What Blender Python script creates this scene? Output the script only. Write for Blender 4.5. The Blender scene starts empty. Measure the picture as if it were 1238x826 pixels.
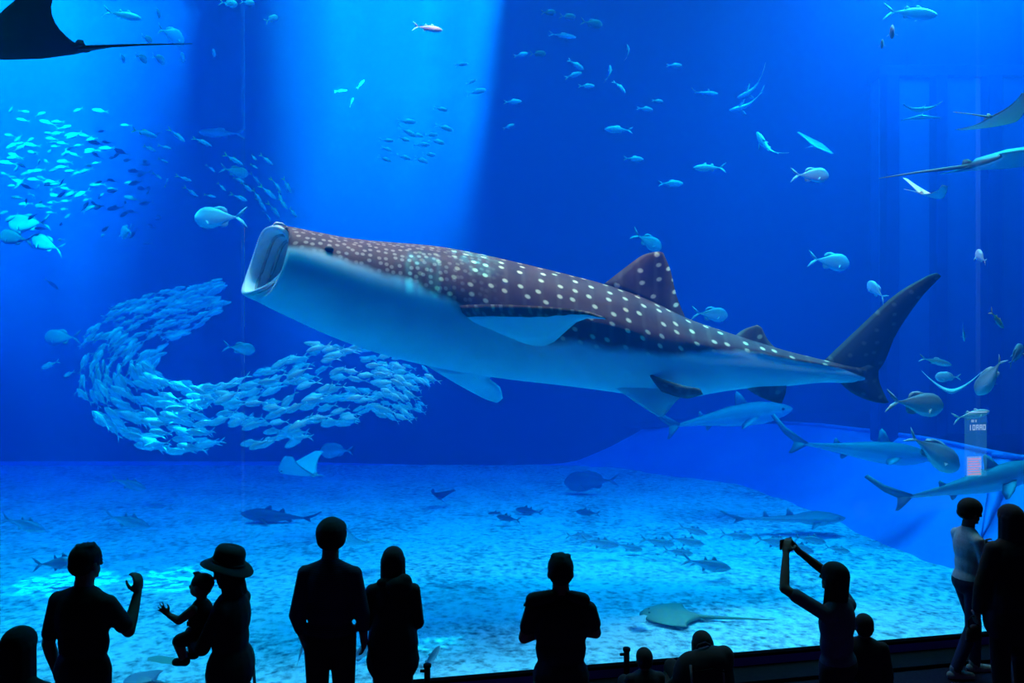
import bpy, bmesh, math, random
from mathutils import Vector, Matrix, Euler
from mathutils.noise import noise as pnoise

# ---------------------------------------------------------------- camera, world, light, exposure
sc = bpy.context.scene
col = sc.collection
F = 972.0                       # focal length in pixels of the 1238x826 frame
CX, CY, CAMZ = 619.0, 413.0, 3.05
PI = math.pi
R = math.radians

cam = bpy.data.cameras.new('camera')
cam.sensor_width = 36
cam.lens = 36 * F / 1238
cam_o = bpy.data.objects.new('camera', cam)
col.objects.link(cam_o)
cam_o.location = (0, 0, CAMZ)
cam_o.rotation_euler = (PI / 2, 0, 0)
sc.camera = cam_o

world = bpy.data.worlds.new('world')
sc.world = world
world.use_nodes = True
world.node_tree.nodes['Background'].inputs[0].default_value = (0, 0, 0, 1)

sc.view_settings.view_transform = 'Standard'
sc.view_settings.look = 'None'
sc.view_settings.exposure = 0.0
sc.view_settings.gamma = 1.0
sc.view_settings.use_curve_mapping = False
sc.cycles.volume_bounces = 2
sc.cycles.max_bounces = 10
sc.cycles.transparent_max_bounces = 16
sc.cycles.use_denoising = True

def light(name, kind, loc, rot=(0, 0, 0), energy=10, color=(1, 1, 1), **kw):
    l = bpy.data.lights.new(name, kind)
    l.energy = energy
    l.color = color
    for k, v in kw.items():
        setattr(l, k, v)
    o = bpy.data.objects.new(name, l)
    col.objects.link(o)
    o.location = loc
    o.rotation_euler = rot
    return o

# daylight that falls slanting through the openings of the tank roof
SUN_DIR = Vector((-.21, .86, -1.0))
light('sun', 'SUN', (0, 0, 30), SUN_DIR.to_track_quat('-Z', 'Y').to_euler(), 330, (0.4, 1.0, 0.44), angle=0.13)
# added unseen area lamps that brighten parts of the tank
light('overhead_fill', 'AREA', (-5, 13.2, 12.2), energy=1200, color=(0.4, 1.0, 0.85), shape='RECTANGLE', size=22, size_y=5, spread=R(80))  # added lamp under the roof that brightens the schooling fish
light('front_fill', 'AREA', (-.5, 9.4, 11.2), energy=1000, color=(0.4, 1.0, 0.9), shape='RECTANGLE', size=18, size_y=2.6, spread=R(80))  # added lamp that lights the near sand and the whale shark
light('red_fill', 'AREA', (.6, 9.9, 8.3), energy=3500, color=(1.0, 0.02, 0.005), shape='RECTANGLE', size=9, size_y=.8, spread=R(70))  # added red lamp that brings out the brown of the shark's back
light('right_fill', 'AREA', (7.6, 14.0, 10.4), energy=2000, color=(0.7, 0.95, 1.0), shape='RECTANGLE', size=4, size_y=3)  # added lamp for the glow at the upper right
# added unseen low lamp that brightens the sill face
light('sill_fill', 'AREA', (3, 3.6, .25), (R(90), 0, 0), energy=8.0, color=(0.30, 0.2, 1.0), shape='RECTANGLE', size=14, size_y=.3)

WATER_S = (0.0003, 0.0105, 0.043)       # scattering per metre
WATER_A = (0.50, 0.085, 0.011)        # absorption per metre

# ---------------------------------------------------------------- helpers
def at(px, py, Y):
    return Vector(((px - CX) / F * Y, Y, CAMZ - (py - CY) / F * Y))

def tag(o, label=None, cat=None, group=None, kind=None):
    if label: o['label'] = label
    if cat: o['category'] = cat
    if group: o['group'] = group
    if kind: o['kind'] = kind
    return o

def obj(name, me, parent=None, mats=(), smooth=True):
    o = bpy.data.objects.new(name, me)
    col.objects.link(o)
    for m in mats:
        me.materials.append(m)
    if smooth:
        me.polygons.foreach_set('use_smooth', [True] * len(me.polygons))
    if parent is not None:
        o.parent = parent
    return o

def pymesh(name, v, f):
    me = bpy.data.meshes.new(name)
    me.from_pydata([tuple(p) for p in v], [], f)
    me.update()
    return me

def fixnormals(me):
    bm = bmesh.new(); bm.from_mesh(me)
    bmesh.ops.recalc_face_normals(bm, faces=bm.faces[:])
    bm.to_mesh(me); bm.free()
    return me

def empty(name, loc=(0, 0, 0), rz=0):
    o = bpy.data.objects.new(name, None)
    o.empty_display_size = 0.1
    col.objects.link(o)
    o.location = loc
    o.rotation_euler = (0, 0, rz)
    return o

def box_mesh(name, x0, x1, y0, y1, z0, z1, bevel=0.0):
    v = [(x, y, z) for x in (x0, x1) for y in (y0, y1) for z in (z0, z1)]
    me = pymesh(name, v, [(0, 1, 3, 2), (4, 6, 7, 5), (0, 4, 5, 1), (2, 3, 7, 6), (0, 2, 6, 4), (1, 5, 7, 3)])
    if bevel:
        bm = bmesh.new(); bm.from_mesh(me)
        bmesh.ops.bevel(bm, geom=bm.edges[:], offset=bevel, segments=2, affect='EDGES', profile=0.5)
        bm.to_mesh(me); bm.free()
    return me

def prism_mesh(name, poly, z0, z1):
    n = len(poly)
    v = [(x, y, z0) for x, y in poly] + [(x, y, z1) for x, y in poly]
    f = [tuple(range(n - 1, -1, -1)), tuple(range(n, 2 * n))]
    f += [(i, (i + 1) % n, n + (i + 1) % n, n + i) for i in range(n)]
    return fixnormals(pymesh(name, v, f))

def catmull(pts, n):
    pts = [Vector(p) for p in pts]
    P = [2 * pts[0] - pts[1]] + pts + [2 * pts[-1] - pts[-2]]
    m = len(pts) - 1
    out = []
    for i in range(n):
        t = i / (n - 1) * m
        k = min(int(t), m - 1); t -= k
        a, b, c, d = P[k], P[k + 1], P[k + 2], P[k + 3]
        out.append(0.5 * ((2 * b) + (c - a) * t + (2 * a - 5 * b + 4 * c - d) * t * t + (3 * b - a - 3 * c + d) * t ** 3))
    return out

def lerp(a, b, t): return a + (b - a) * t

def interp(tab, x):
    if x <= tab[0][0]: return tab[0][1]
    for (x0, y0), (x1, y1) in zip(tab, tab[1:]):
        if x <= x1: return y0 + (y1 - y0) * (x - x0) / (x1 - x0)
    return tab[-1][1]

class MB:
    """collects vertices and faces, with one float per vertex ('tone') and a material index per face"""
    def __init__(s): s.v = []; s.f = []; s.t = []; s.mi = []
    def add(s, vs, fs, tone=0.0, mi=0):
        k = len(s.v)
        s.v += [tuple(p) for p in vs]
        s.t += list(tone) if isinstance(tone, (list, tuple)) else [tone] * len(vs)
        s.f += [tuple(i + k for i in f) for f in fs]
        s.mi += [mi] * len(fs)
    def rings(s, rings, tone=0.0, mi=0, cap=True):
        n = len(rings[0]); vs = [p for r in rings for p in r]
        fs = []
        for i in range(len(rings) - 1):
            for j in range(n):
                fs.append((i * n + j, i * n + (j + 1) % n, (i + 1) * n + (j + 1) % n, (i + 1) * n + j))
        if cap:
            fs.append(tuple(range(n - 1, -1, -1)))
            fs.append(tuple(range((len(rings) - 1) * n, len(rings) * n)))
        s.add(vs, fs, tone, mi)
    def fin(s, le, te, thick, tone=0.0, mi=0, ring=4):
        """a fin between a leading and a trailing edge, lens shaped in section"""
        n = len(le); rings = []
        for i in range(n):
            a, b = Vector(le[i]), Vector(te[i])
            i0, i1 = max(0, i - 1), min(n - 1, i + 1)
            span = (Vector(le[i1]) + Vector(te[i1])) - (Vector(le[i0]) + Vector(te[i0]))
            nrm = (b - a).cross(span)
            if nrm.length < 1e-9: nrm = Vector((0, 1, 0))
            nrm.normalize()
            th = thick * (1 - 0.8 * i / (n - 1))
            if ring == 4:
                m = a.lerp(b, 0.3)
                rings.append([a, m + nrm * th, b, m - nrm * th])
            else:
                m1, m2, m3 = a.lerp(b, 0.1), a.lerp(b, 0.35), a.lerp(b, 0.7)
                rings.append([a, m1 + nrm * th * .7, m2 + nrm * th, m3 + nrm * th * .55, b, m3 - nrm * th * .55, m2 - nrm * th, m1 - nrm * th * .7])
        s.rings(rings, tone, mi)
    def tube(s, pts, radii, n=6, tone=0.0, mi=0):
        pts = [Vector(p) for p in pts]; rings = []
        for i, p in enumerate(pts):
            d = (pts[min(i + 1, len(pts) - 1)] - pts[max(i - 1, 0)]).normalized()
            up = Vector((0, 0, 1)) if abs(d.z) < .9 else Vector((0, 1, 0))
            a = d.cross(up).normalized(); b = d.cross(a)
            r = radii[i] if isinstance(radii, (list, tuple)) else radii
            rings.append([p + a * r * math.cos(q * 2 * PI / n) + b * r * math.sin(q * 2 * PI / n) for q in range(n)])
        s.rings(rings, tone, mi)
    def ball(s, c, r, nu=10, nv=6, tone=0.0, mi=0):
        c = Vector(c); r = r if isinstance(r, (tuple, list)) else (r, r, r)
        vs = [c + Vector((0, 0, r[2]))]
        for i in range(1, nv):
            a = PI * i / nv
            vs += [c + Vector((r[0] * math.sin(a) * math.cos(2 * PI * j / nu), r[1] * math.sin(a) * math.sin(2 * PI * j / nu), r[2] * math.cos(a))) for j in range(nu)]
        vs.append(c - Vector((0, 0, r[2])))
        fs = [(0, 1 + j, 1 + (j + 1) % nu) for j in range(nu)]
        for i in range(nv - 2):
            for j in range(nu):
                a = 1 + i * nu + j; b = 1 + i * nu + (j + 1) % nu
                fs.append((a, a + nu, b + nu, b))
        k = 1 + (nv - 2) * nu
        fs += [(k + j, len(vs) - 1, k + (j + 1) % nu) for j in range(nu)]
        s.add(vs, fs, tone, mi)
    def mesh(s, name):
        me = bpy.data.meshes.new(name)
        me.from_pydata(s.v, [], s.f)
        at_ = me.attributes.new('tone', 'FLOAT', 'POINT')
        at_.data.foreach_set('value', s.t)
        me.polygons.foreach_set('material_index', s.mi)
        me.update()
        return fixnormals(me)

# ---------------------------------------------------------------- materials
def nodes_of(name):
    m = bpy.data.materials.new(name); m.use_nodes = True
    nt = m.node_tree
    return m, nt, nt.nodes['Principled BSDF']

def N(nt, kind, **kw):
    n = nt.nodes.new(kind)
    for k, v in kw.items(): setattr(n, k, v)
    return n

def L(nt, a, b): nt.links.new(a, b)

def ramp(nt, fac, stops):
    r = N(nt, 'ShaderNodeValToRGB')
    while len(r.color_ramp.elements) < len(stops): r.color_ramp.elements.new(0.5)
    for e, (p, c) in zip(r.color_ramp.elements, stops):
        e.position = p; e.color = (*c, 1)
    if fac is not None: L(nt, fac, r.inputs[0])
    return r

def math_n(nt, op, a, b=None, c=None, clamp=False):
    n = N(nt, 'ShaderNodeMath', operation=op, use_clamp=clamp)
    for i, x in enumerate((a, b, c)):
        if x is None: continue
        if isinstance(x, (int, float)): n.inputs[i].default_value = x
        else: L(nt, x, n.inputs[i])
    return n.outputs[0]

def mat_noise(name, c1, c2, scale=8, rough=0.8, bump=0.0, coord='Object', detail=4, metallic=0.0):
    m, nt, b = nodes_of(name)
    tc = N(nt, 'ShaderNodeTexCoord')
    no = N(nt, 'ShaderNodeTexNoise'); no.inputs['Scale'].default_value = scale; no.inputs['Detail'].default_value = detail
    L(nt, tc.outputs[coord], no.inputs['Vector'])
    r = ramp(nt, no.outputs[0], [(0.35, c1), (0.65, c2)])
    L(nt, r.outputs[0], b.inputs['Base Color'])
    b.inputs['Roughness'].default_value = rough
    b.inputs['Metallic'].default_value = metallic
    if bump:
        bp = N(nt, 'ShaderNodeBump'); bp.inputs['Strength'].default_value = bump
        L(nt, no.outputs[0], bp.inputs['Height']); L(nt, bp.outputs[0], b.inputs['Normal'])
    return m

def mat_fish(name, back, mid, belly, rough=0.4, metallic=0.0, speck=None):
    """countershaded skin: 'tone' runs from -1 on the belly to 1 on the back; 2 is fin, 3 tail, 4 eye"""
    m, nt, b = nodes_of(name)
    a = N(nt, 'ShaderNodeAttribute', attribute_name='tone')
    tc = N(nt, 'ShaderNodeTexCoord')
    no = N(nt, 'ShaderNodeTexNoise'); no.inputs['Scale'].default_value = 14; no.inputs['Detail'].default_value = 3
    L(nt, tc.outputs['Object'], no.inputs['Vector'])
    t = math_n(nt, 'MULTIPLY_ADD', a.outputs['Fac'], 0.25, 0.25)
    t2 = math_n(nt, 'ADD', t, math_n(nt, 'MULTIPLY_ADD', no.outputs[0], 0.06, -0.03))
    stops = [(0.0, belly), (0.2, belly), (0.3, mid), (0.42, back), (0.60, back), (0.75, speck or mid)]
    r = ramp(nt, t2, stops)
    L(nt, r.outputs[0], b.inputs['Base Color'])
    b.inputs['Roughness'].default_value = rough
    b.inputs['Metallic'].default_value = metallic
    return m

M = {}
M['silver'] = mat_fish('silver_skin', (.42, .50, .52), (.80, .84, .84), (.92, .92, .90), .32, .15)
M['pale_fish'] = mat_fish('pale_skin', (.60, .64, .64), (.80, .82, .80), (.92, .92, .90), .4, .05)
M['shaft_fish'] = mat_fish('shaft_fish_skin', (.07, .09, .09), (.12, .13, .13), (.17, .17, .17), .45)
M['grey_fish'] = mat_fish('grey_skin', (.20, .24, .27), (.42, .46, .48), (.70, .72, .70), .45, .05)
M['dark_fish'] = mat_fish('dark_skin', (.05, .07, .09), (.10, .13, .15), (.22, .25, .26), .5)
M['yellowtail'] = mat_fish('yellowtail_skin', (.25, .40, .55), (.55, .62, .68), (.80, .80, .78), .4, .05, (.75, .62, .12))
M['shark_grey'] = mat_fish('grey_shark_skin', (.16, .19, .20), (.28, .31, .32), (.62, .64, .62), .55)
M['ray_dark'] = mat_fish('dark_ray_skin', (.010, .012, .013), (.014, .016, .017), (.02, .022, .024), .8)
M['ray_pale'] = mat_fish('pale_ray_skin', (.62, .66, .62), (.75, .77, .73), (.88, .88, .85), .5)
M['ray_olive'] = mat_fish('olive_ray_skin', (.30, .33, .20), (.36, .38, .25), (.75, .76, .70), .6)
M['ray_brown'] = mat_fish('brown_ray_skin', (.16, .17, .13), (.20, .20, .16), (.80, .80, .76), .55)
M['eye'] = mat_noise('eye_black', (.005, .005, .006), (.01, .01, .012), 30, .5)
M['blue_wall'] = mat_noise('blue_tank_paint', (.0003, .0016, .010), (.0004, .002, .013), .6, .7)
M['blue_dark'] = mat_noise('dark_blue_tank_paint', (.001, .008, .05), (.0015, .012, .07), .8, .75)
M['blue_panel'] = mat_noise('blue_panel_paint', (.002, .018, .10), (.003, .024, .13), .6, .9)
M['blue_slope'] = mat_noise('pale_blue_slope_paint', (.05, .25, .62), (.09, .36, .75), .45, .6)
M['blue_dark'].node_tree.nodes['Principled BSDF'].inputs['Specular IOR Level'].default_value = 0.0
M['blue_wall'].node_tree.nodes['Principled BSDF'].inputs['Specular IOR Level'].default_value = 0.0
M['black_wall'] = mat_noise('black_hall_paint', (.004, .004, .006), (.007, .007, .010), 2, .9)
M['hall_floor'] = mat_noise('dark_carpet', (.010, .010, .022), (.018, .018, .035), 40, .85, .1)
M['sill_face'] = mat_noise('navy_sill_paint', (.10, .08, .42), (.12, .10, .5), 3, .6)
M['cap_black'] = mat_noise('matt_black_cap', (.0015, .0015, .002), (.002, .002, .003), 20, 1.0)
M['black_metal'] = mat_noise('black_metal', (.006, .006, .008), (.010, .010, .012), 20, .5)
M['roof'] = mat_noise('roof_concrete', (.08, .09, .10), (.12, .13, .14), 2, .9)

def mat_sand():
    m, nt, b = nodes_of('coral_sand')
    tc = N(nt, 'ShaderNodeTexCoord')
    n1 = N(nt, 'ShaderNodeTexNoise'); n1.inputs['Scale'].default_value = 7; n1.inputs['Detail'].default_value = 7; n1.inputs['Roughness'].default_value = .7
    n2 = N(nt, 'ShaderNodeTexNoise'); n2.inputs['Scale'].default_value = .9; n2.inputs['Detail'].default_value = 3
    vo = N(nt, 'ShaderNodeTexVoronoi'); vo.inputs['Scale'].default_value = 11
    for t in (n1, n2, vo): L(nt, tc.outputs['Object'], t.inputs['Vector'])
    h = math_n(nt, 'ADD', math_n(nt, 'MULTIPLY', n1.outputs[0], .75), math_n(nt, 'MULTIPLY', n2.outputs[0], .25))
    h = math_n(nt, 'ADD', h, math_n(nt, 'MULTIPLY_ADD', vo.outputs['Distance'], .16, -.06))
    r = ramp(nt, h, [(.37, (.16, .16, .16)), (.47, (.52, .52, .50)), (.56, (.86, .85, .82)), (.67, (.97, .96, .94))])
    L(nt, r.outputs[0], b.inputs['Base Color'])
    b.inputs['Roughness'].default_value = .95
    bp = N(nt, 'ShaderNodeBump'); bp.inputs['Strength'].default_value = .7; bp.inputs['Distance'].default_value = .06
    L(nt, h, bp.inputs['Height']); L(nt, bp.outputs[0], b.inputs['Normal'])
    return m
M['sand'] = mat_sand()

def mat_water():
    m = bpy.data.materials.new('sea_water'); m.use_nodes = True
    nt = m.node_tree; nt.nodes.clear()
    o = N(nt, 'ShaderNodeOutputMaterial'); ad = N(nt, 'ShaderNodeAddShader')
    s = N(nt, 'ShaderNodeVolumeScatter'); a = N(nt, 'ShaderNodeVolumeAbsorption')
    ms = max(WATER_S); s.inputs['Color'].default_value = (*[c / ms for c in WATER_S], 1); s.inputs['Density'].default_value = ms
    ma = max(WATER_A); a.inputs['Color'].default_value = (*[1 - c / ma for c in WATER_A], 1); a.inputs['Density'].default_value = ma
    L(nt, s.outputs[0], ad.inputs[0]); L(nt, a.outputs[0], ad.inputs[1]); L(nt, ad.outputs[0], o.inputs['Volume'])
    return m

def mat_acrylic(name, gloss):
    m = bpy.data.materials.new(name); m.use_nodes = True
    nt = m.node_tree; nt.nodes.clear()
    o = N(nt, 'ShaderNodeOutputMaterial'); mx = N(nt, 'ShaderNodeMixShader')
    t = N(nt, 'ShaderNodeBsdfTransparent'); g = N(nt, 'ShaderNodeBsdfGlossy')
    g.inputs['Roughness'].default_value = .03
    lw = N(nt, 'ShaderNodeFresnel'); lw.inputs['IOR'].default_value = 1.2
    L(nt, math_n(nt, 'MULTIPLY', lw.outputs[0], gloss), mx.inputs[0])
    L(nt, t.outputs[0], mx.inputs[1]); L(nt, g.outputs[0], mx.inputs[2]); L(nt, mx.outputs[0], o.inputs['Surface'])
    return m

# ---------------------------------------------------------------- the tank
GL = lambda X: 7.05 + .205 * X            # the acrylic window runs across the hall at a slight angle
XL, XR = -23.0, 11.0
ZS, ZW = -.4, 12.35                        # sand level, water level

wv = [(XL, GL(XL) + .05, -1.2), (XR, GL(XR) + .05, -1.2), (XR, 24, -1.2), (XL, 24, -1.2)]
wv += [(x, y, ZW) for x, y, z in wv]
tag(obj('water', pymesh('water', wv, [(3, 2, 1, 0), (4, 5, 6, 7), (0, 1, 5, 4), (1, 2, 6, 5), (2, 3, 7, 6), (3, 0, 4, 7)]), None, [mat_water()], False),
    'clear blue sea water filling the whole tank', kind='structure')

# sand bed: gently uneven grid
edge_px = [(640, 563), (720, 566), (800, 575), (850, 582), (900, 592), (940, 606), (980, 622), (1020, 640), (1060, 660), (1110, 679), (1160, 692), (1200, 700)]
edge = []
for px, py in edge_px:
    Y = (CAMZ - ZS) * F / (py - CY)
    edge.append(((px - CX) / F * Y, Y))
edge = [(XL, 22.35), (-6.0, 22.35)] + edge + [(7.4, 10.4), (7.6, 8.2)]
nx, ny = 150, 90
v, f = [], []
for j in range(ny + 1):
    for i in range(nx + 1):
        x = lerp(XL, XR, i / nx); y = lerp(1.5, 23.5, j / ny)
        z = ZS + .05 * pnoise(Vector((x * .5, y * .8, 1))) + .02 * pnoise(Vector((x * 2, y * 2.4, 5)))
        v.append((x, y, z))
for j in range(ny):
    for i in range(nx):
        k = j * (nx + 1) + i
        x, y = v[k][0], v[k][1]
        if y > GL(x) - .2: f.append((k, k + 1, k + nx + 2, k + nx + 1))
tag(obj('tank_floor', pymesh('tank_floor', v, f), None, [M['sand']]), 'pale coral sand covering the tank bottom', kind='structure')

# painted slope that rises from the sand on the right, then the walls above it
ec = catmull([(x, y, 0) for x, y in edge], 60)
inner, rim = [], []
for i, p in enumerate(ec):
    d = (ec[min(i + 1, 59)] - ec[max(i - 1, 0)]).normalized()
    nrm = Vector((-d.y, d.x, 0))             # towards the outside of the tank
    wdt = interp([(-30, .15), (-6, .15), (.5, .5), (4, 1.5), (6, 2.2), (9, 2.2)], p.x)
    inner.append(Vector((p.x, p.y, ZS - .12)) - nrm * .05)
    rim.append(Vector((p.x, p.y, 0)) + nrm * wdt + Vector((0, 0, interp([(-30, -.2), (-6, -.2), (.5, .15), (4, .8), (6, 1.1), (9, 1.1)], p.x))))
rings = []
for k in range(7):
    t = k / 6
    row = []
    for a, b in zip(inner, rim):
        q = a.lerp(b, t); q.z = lerp(a.z, b.z, t ** 1.25)
        row.append(q)
    rings.append(row)
v = [q for r in rings for q in r]
f = [(k * 60 + i, k * 60 + i + 1, (k + 1) * 60 + i + 1, (k + 1) * 60 + i) for k in range(6) for i in range(59)]
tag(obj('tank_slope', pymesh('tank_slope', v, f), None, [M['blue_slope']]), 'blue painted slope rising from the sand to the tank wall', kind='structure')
# flat ledge behind the rim, reaching to the back and side walls
i0 = min(i for i in range(60) if rim[i].x > .4)
rr_ = rim[i0:]
outer = catmull([(rr_[0].x, 22.6, 0), (4, 22.6, 0), (9, 22.6, 0), (11, 21, 0), (11, 15, 0), (11, 8, 0)], len(rr_))
v = rr_ + [Vector((q.x, q.y, r0.z)) for q, r0 in zip(outer, rr_)]
n_ = len(rr_)
f = [(i, i + 1, n_ + i + 1, n_ + i) for i in range(n_ - 1)]
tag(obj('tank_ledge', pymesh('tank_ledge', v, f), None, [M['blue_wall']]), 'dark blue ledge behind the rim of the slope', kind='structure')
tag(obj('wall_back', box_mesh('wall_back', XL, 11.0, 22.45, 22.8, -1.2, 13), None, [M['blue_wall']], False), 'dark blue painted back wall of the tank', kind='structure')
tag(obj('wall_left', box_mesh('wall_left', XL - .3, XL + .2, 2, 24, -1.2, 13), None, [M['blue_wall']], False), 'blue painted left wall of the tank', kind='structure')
# rim moulding
mb = MB(); mb.tube([q + Vector((0, 0, .03)) for q in rim[22:]], .045, 6)
tag(obj('trim_1', mb.mesh('trim_1'), None, [M['blue_slope']]), 'narrow rim along the top of the tank slope', kind='structure')

# bulkhead with pilasters that closes the right side of the tank
tag(obj('wall_bulkhead', box_mesh('wall_bulkhead', 7.75, 11.0, 17.0, 17.4, .6, 8.75), None, [M['blue_panel']], False), 'blue bulkhead wall on the right side of the tank', kind='structure')
tag(obj('trim_2', box_mesh('coping', 7.70, 11.0, 16.86, 17.5, 8.62, 8.86, .03), None, [M['blue_dark']], False), 'dark blue coping on top of the bulkhead', kind='structure')
for k, (xa, xb) in enumerate(((7.78, 8.06), (8.82, 9.06), (9.9, 10.2))):
    tag(obj('trim_%d' % (k + 3), box_mesh('pilaster', xa, xb, 16.7, 17.02, .6, 8.62, .03), None, [M['blue_dark']], False), 'dark blue pilaster on the bulkhead', kind='structure')

# tank roof with the openings that let the daylight shafts in
holes = [(-21, -8.5, 12.5, 22.2), (-4.3, -3.4, 12.6, 20.6), (-3.3, -2.2, 12.6, 20.6), (-2.12, -.8, 12.6, 20.6), (-.72, .1, 13, 20)]
xs = sorted({-24, 12, *[h[0] for h in holes], *[h[1] for h in holes]})
ys = sorted({-3.4, 25, *[h[2] for h in holes], *[h[3] for h in holes]})
mb = MB()
for x0, x1 in zip(xs, xs[1:]):
    for y0, y1 in zip(ys, ys[1:]):
        mx, my = (x0 + x1) / 2, (y0 + y1) / 2
        if any(h[0] < mx < h[1] and h[2] < my < h[3] for h in holes): continue
        mb.add([(x0, y0, 12.6), (x1, y0, 12.6), (x1, y1, 12.6), (x0, y1, 12.6), (x0, y0, 13), (x1, y0, 13), (x1, y1, 13), (x0, y1, 13)],
               [(3, 2, 1, 0), (4, 5, 6, 7), (0, 1, 5, 4), (1, 2, 6, 5), (2, 3, 7, 6), (3, 0, 4, 7)])
tag(obj('ceiling', mb.mesh('ceiling'), None, [M['roof']], False), 'concrete roof above the tank with daylight openings', kind='structure')

# sun glitter focused by ripples of the surface onto the sand: lamps over the tank with a rippled pattern
def ripple_lamp(name, target, energy, size_deg, seed, scale):
    o = light(name, 'SPOT', (target[0], target[1] + .2, 11.2), (0, 0, 0), energy, (1, .95, .85), spot_size=R(size_deg), spot_blend=.9, shadow_soft_size=.02)
    l = o.data; l.use_nodes = True; nt = l.node_tree
    em = nt.nodes['Emission']
    tc = N(nt, 'ShaderNodeTexCoord'); mp = N(nt, 'ShaderNodeMapping'); mp.inputs['Location'].default_value = (seed, seed * .7, 0)
    no = N(nt, 'ShaderNodeTexNoise'); no.inputs['Scale'].default_value = scale; no.inputs['Detail'].default_value = 5; no.inputs['Roughness'].default_value = .65
    L(nt, tc.outputs['Normal'], mp.inputs[0]); L(nt, mp.outputs[0], no.inputs['Vector'])
    r = ramp(nt, no.outputs[0], [(.46, (0, 0, 0)), (.55, (.5, .5, .5)), (.66, (1, 1, 1))])
    L(nt, r.outputs[0], em.inputs['Strength'])
ripple_lamp('ripple_glint', (-6.4, 11.3), 130000, 8, 3.1, 75)
ripple_lamp('ripple_glint', (-4.9, 11.5), 110000, 8, 1.7, 80)
ripple_lamp('ripple_glint', (-.45, 9.7), 45000, 6, 5.2, 90)
ripple_lamp('ripple_glint', (-1.0, 9.1), 30000, 6, 2.2, 90)
ripple_lamp('ripple_glint', (2.8, 9.8), 14000, 14, 8.2, 70)

# ---------------------------------------------------------------- the viewing hall
tag(obj('floor', prism_mesh('floor', [(-13, -3), (11, -3), (11, GL(11)), (-13, GL(-13))], -.3, 0), None, [M['hall_floor']], False), 'dark carpeted floor of the viewing hall', kind='structure')
tag(obj('wall_rear', box_mesh('wall_rear', -13, 11, -3.4, -3, -.3, 13), None, [M['black_wall']], False), 'black rear wall of the viewing hall', kind='structure')
tag(obj('wall_right', box_mesh('wall_right', 11, 11.4, -3, 24, -1.2, 13), None, [M['blue_wall']], False), 'dark blue side wall', kind='structure')
tag(obj('wall_side', box_mesh('wall_side', -13.3, -13, -3, GL(-13), -.3, 13), None, [M['black_wall']], False), 'black side wall of the hall', kind='structure')
gp = lambda X, d: (X - d * .2008, GL(X) + d * .9796)      # point at distance d behind the window line
wall_lintel = prism_mesh('wall_front', [gp(-20, 0), gp(11, 0), gp(11, .35), gp(-20, .35)], 7.6, 12.6)
tag(obj('wall_front', wall_lintel, None, [M['black_wall']], False), 'black wall above the acrylic window', kind='structure')
# sill below the window: navy face with a black cap
tag(obj('sill', prism_mesh('sill', [gp(-13, -.02), gp(11, -.02), gp(11, .045), gp(-13, .045)], 0, .115), None, [M['sill_face']], False), 'navy painted low wall under the tank window', kind='structure')
tag(obj('trim_6', prism_mesh('sill_cap', [gp(-13, -.03), gp(11, -.03), gp(11, .045), gp(-13, .045)], .115, .14), None, [M['cap_black']], False), 'black capping along the window sill', kind='structure')
tag(obj('baseboard_front', prism_mesh('baseboard_front', [gp(-13, -.35), gp(11, -.35), gp(11, -.02), gp(-13, -.02)], 0, .035), None, [M['black_metal']], False), 'dark low step in front of the sill', kind='structure')
# acrylic panes
win = empty('window_1', gp(0, .02) + (0.14,))
tag(win, 'huge clear acrylic viewing window of the tank', kind='structure')
for nm in ('cap_black', 'hall_floor', 'black_wall', 'black_metal'):
    M[nm].node_tree.nodes['Principled BSDF'].inputs['Specular IOR Level'].default_value = .03
acr = mat_acrylic('acrylic', .5)
seamm = mat_acrylic('acrylic_seam', 2.2)
marks = [-16, -9.1, -2.21, 4.66, 11]
for a, b in zip(marks, marks[1:]):
    me = prism_mesh('acrylic_pane', [gp(a + .012, .005), gp(b - .012, .005), gp(b - .012, .04), gp(a + .012, .04)], .12, 7.6)
    o = obj('acrylic_pane', me, win, [acr], False); o.matrix_parent_inverse = Matrix.Translation(-Vector(win.location))
seam_m = mat_noise('seam_grey', (.20, .40, .55), (.25, .45, .6), 3, .5)
mxs = bpy.data.materials.new('seam_clear'); mxs.use_nodes = True
nt = mxs.node_tree; nt.nodes.clear()
oo = N(nt, 'ShaderNodeOutputMaterial'); mm = N(nt, 'ShaderNodeMixShader'); mm.inputs[0].default_value = .02
tt = N(nt, 'ShaderNodeBsdfTransparent'); dd = N(nt, 'ShaderNodeBsdfTranslucent'); dd.inputs[0].default_value = (.8, .9, 1, 1)
L(nt, tt.outputs[0], mm.inputs[1]); L(nt, dd.outputs[0], mm.inputs[2]); L(nt, mm.outputs[0], oo.inputs['Surface'])
for a in marks[1:-1]:
    me = prism_mesh('pane_seam', [gp(a - .012, .005), gp(a + .012, .005), gp(a + .012, .04), gp(a - .012, .04)], .12, 7.6)
    o = obj('pane_seam', me, win, [mxs], False); o.matrix_parent_inverse = Matrix.Translation(-Vector(win.location))

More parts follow.
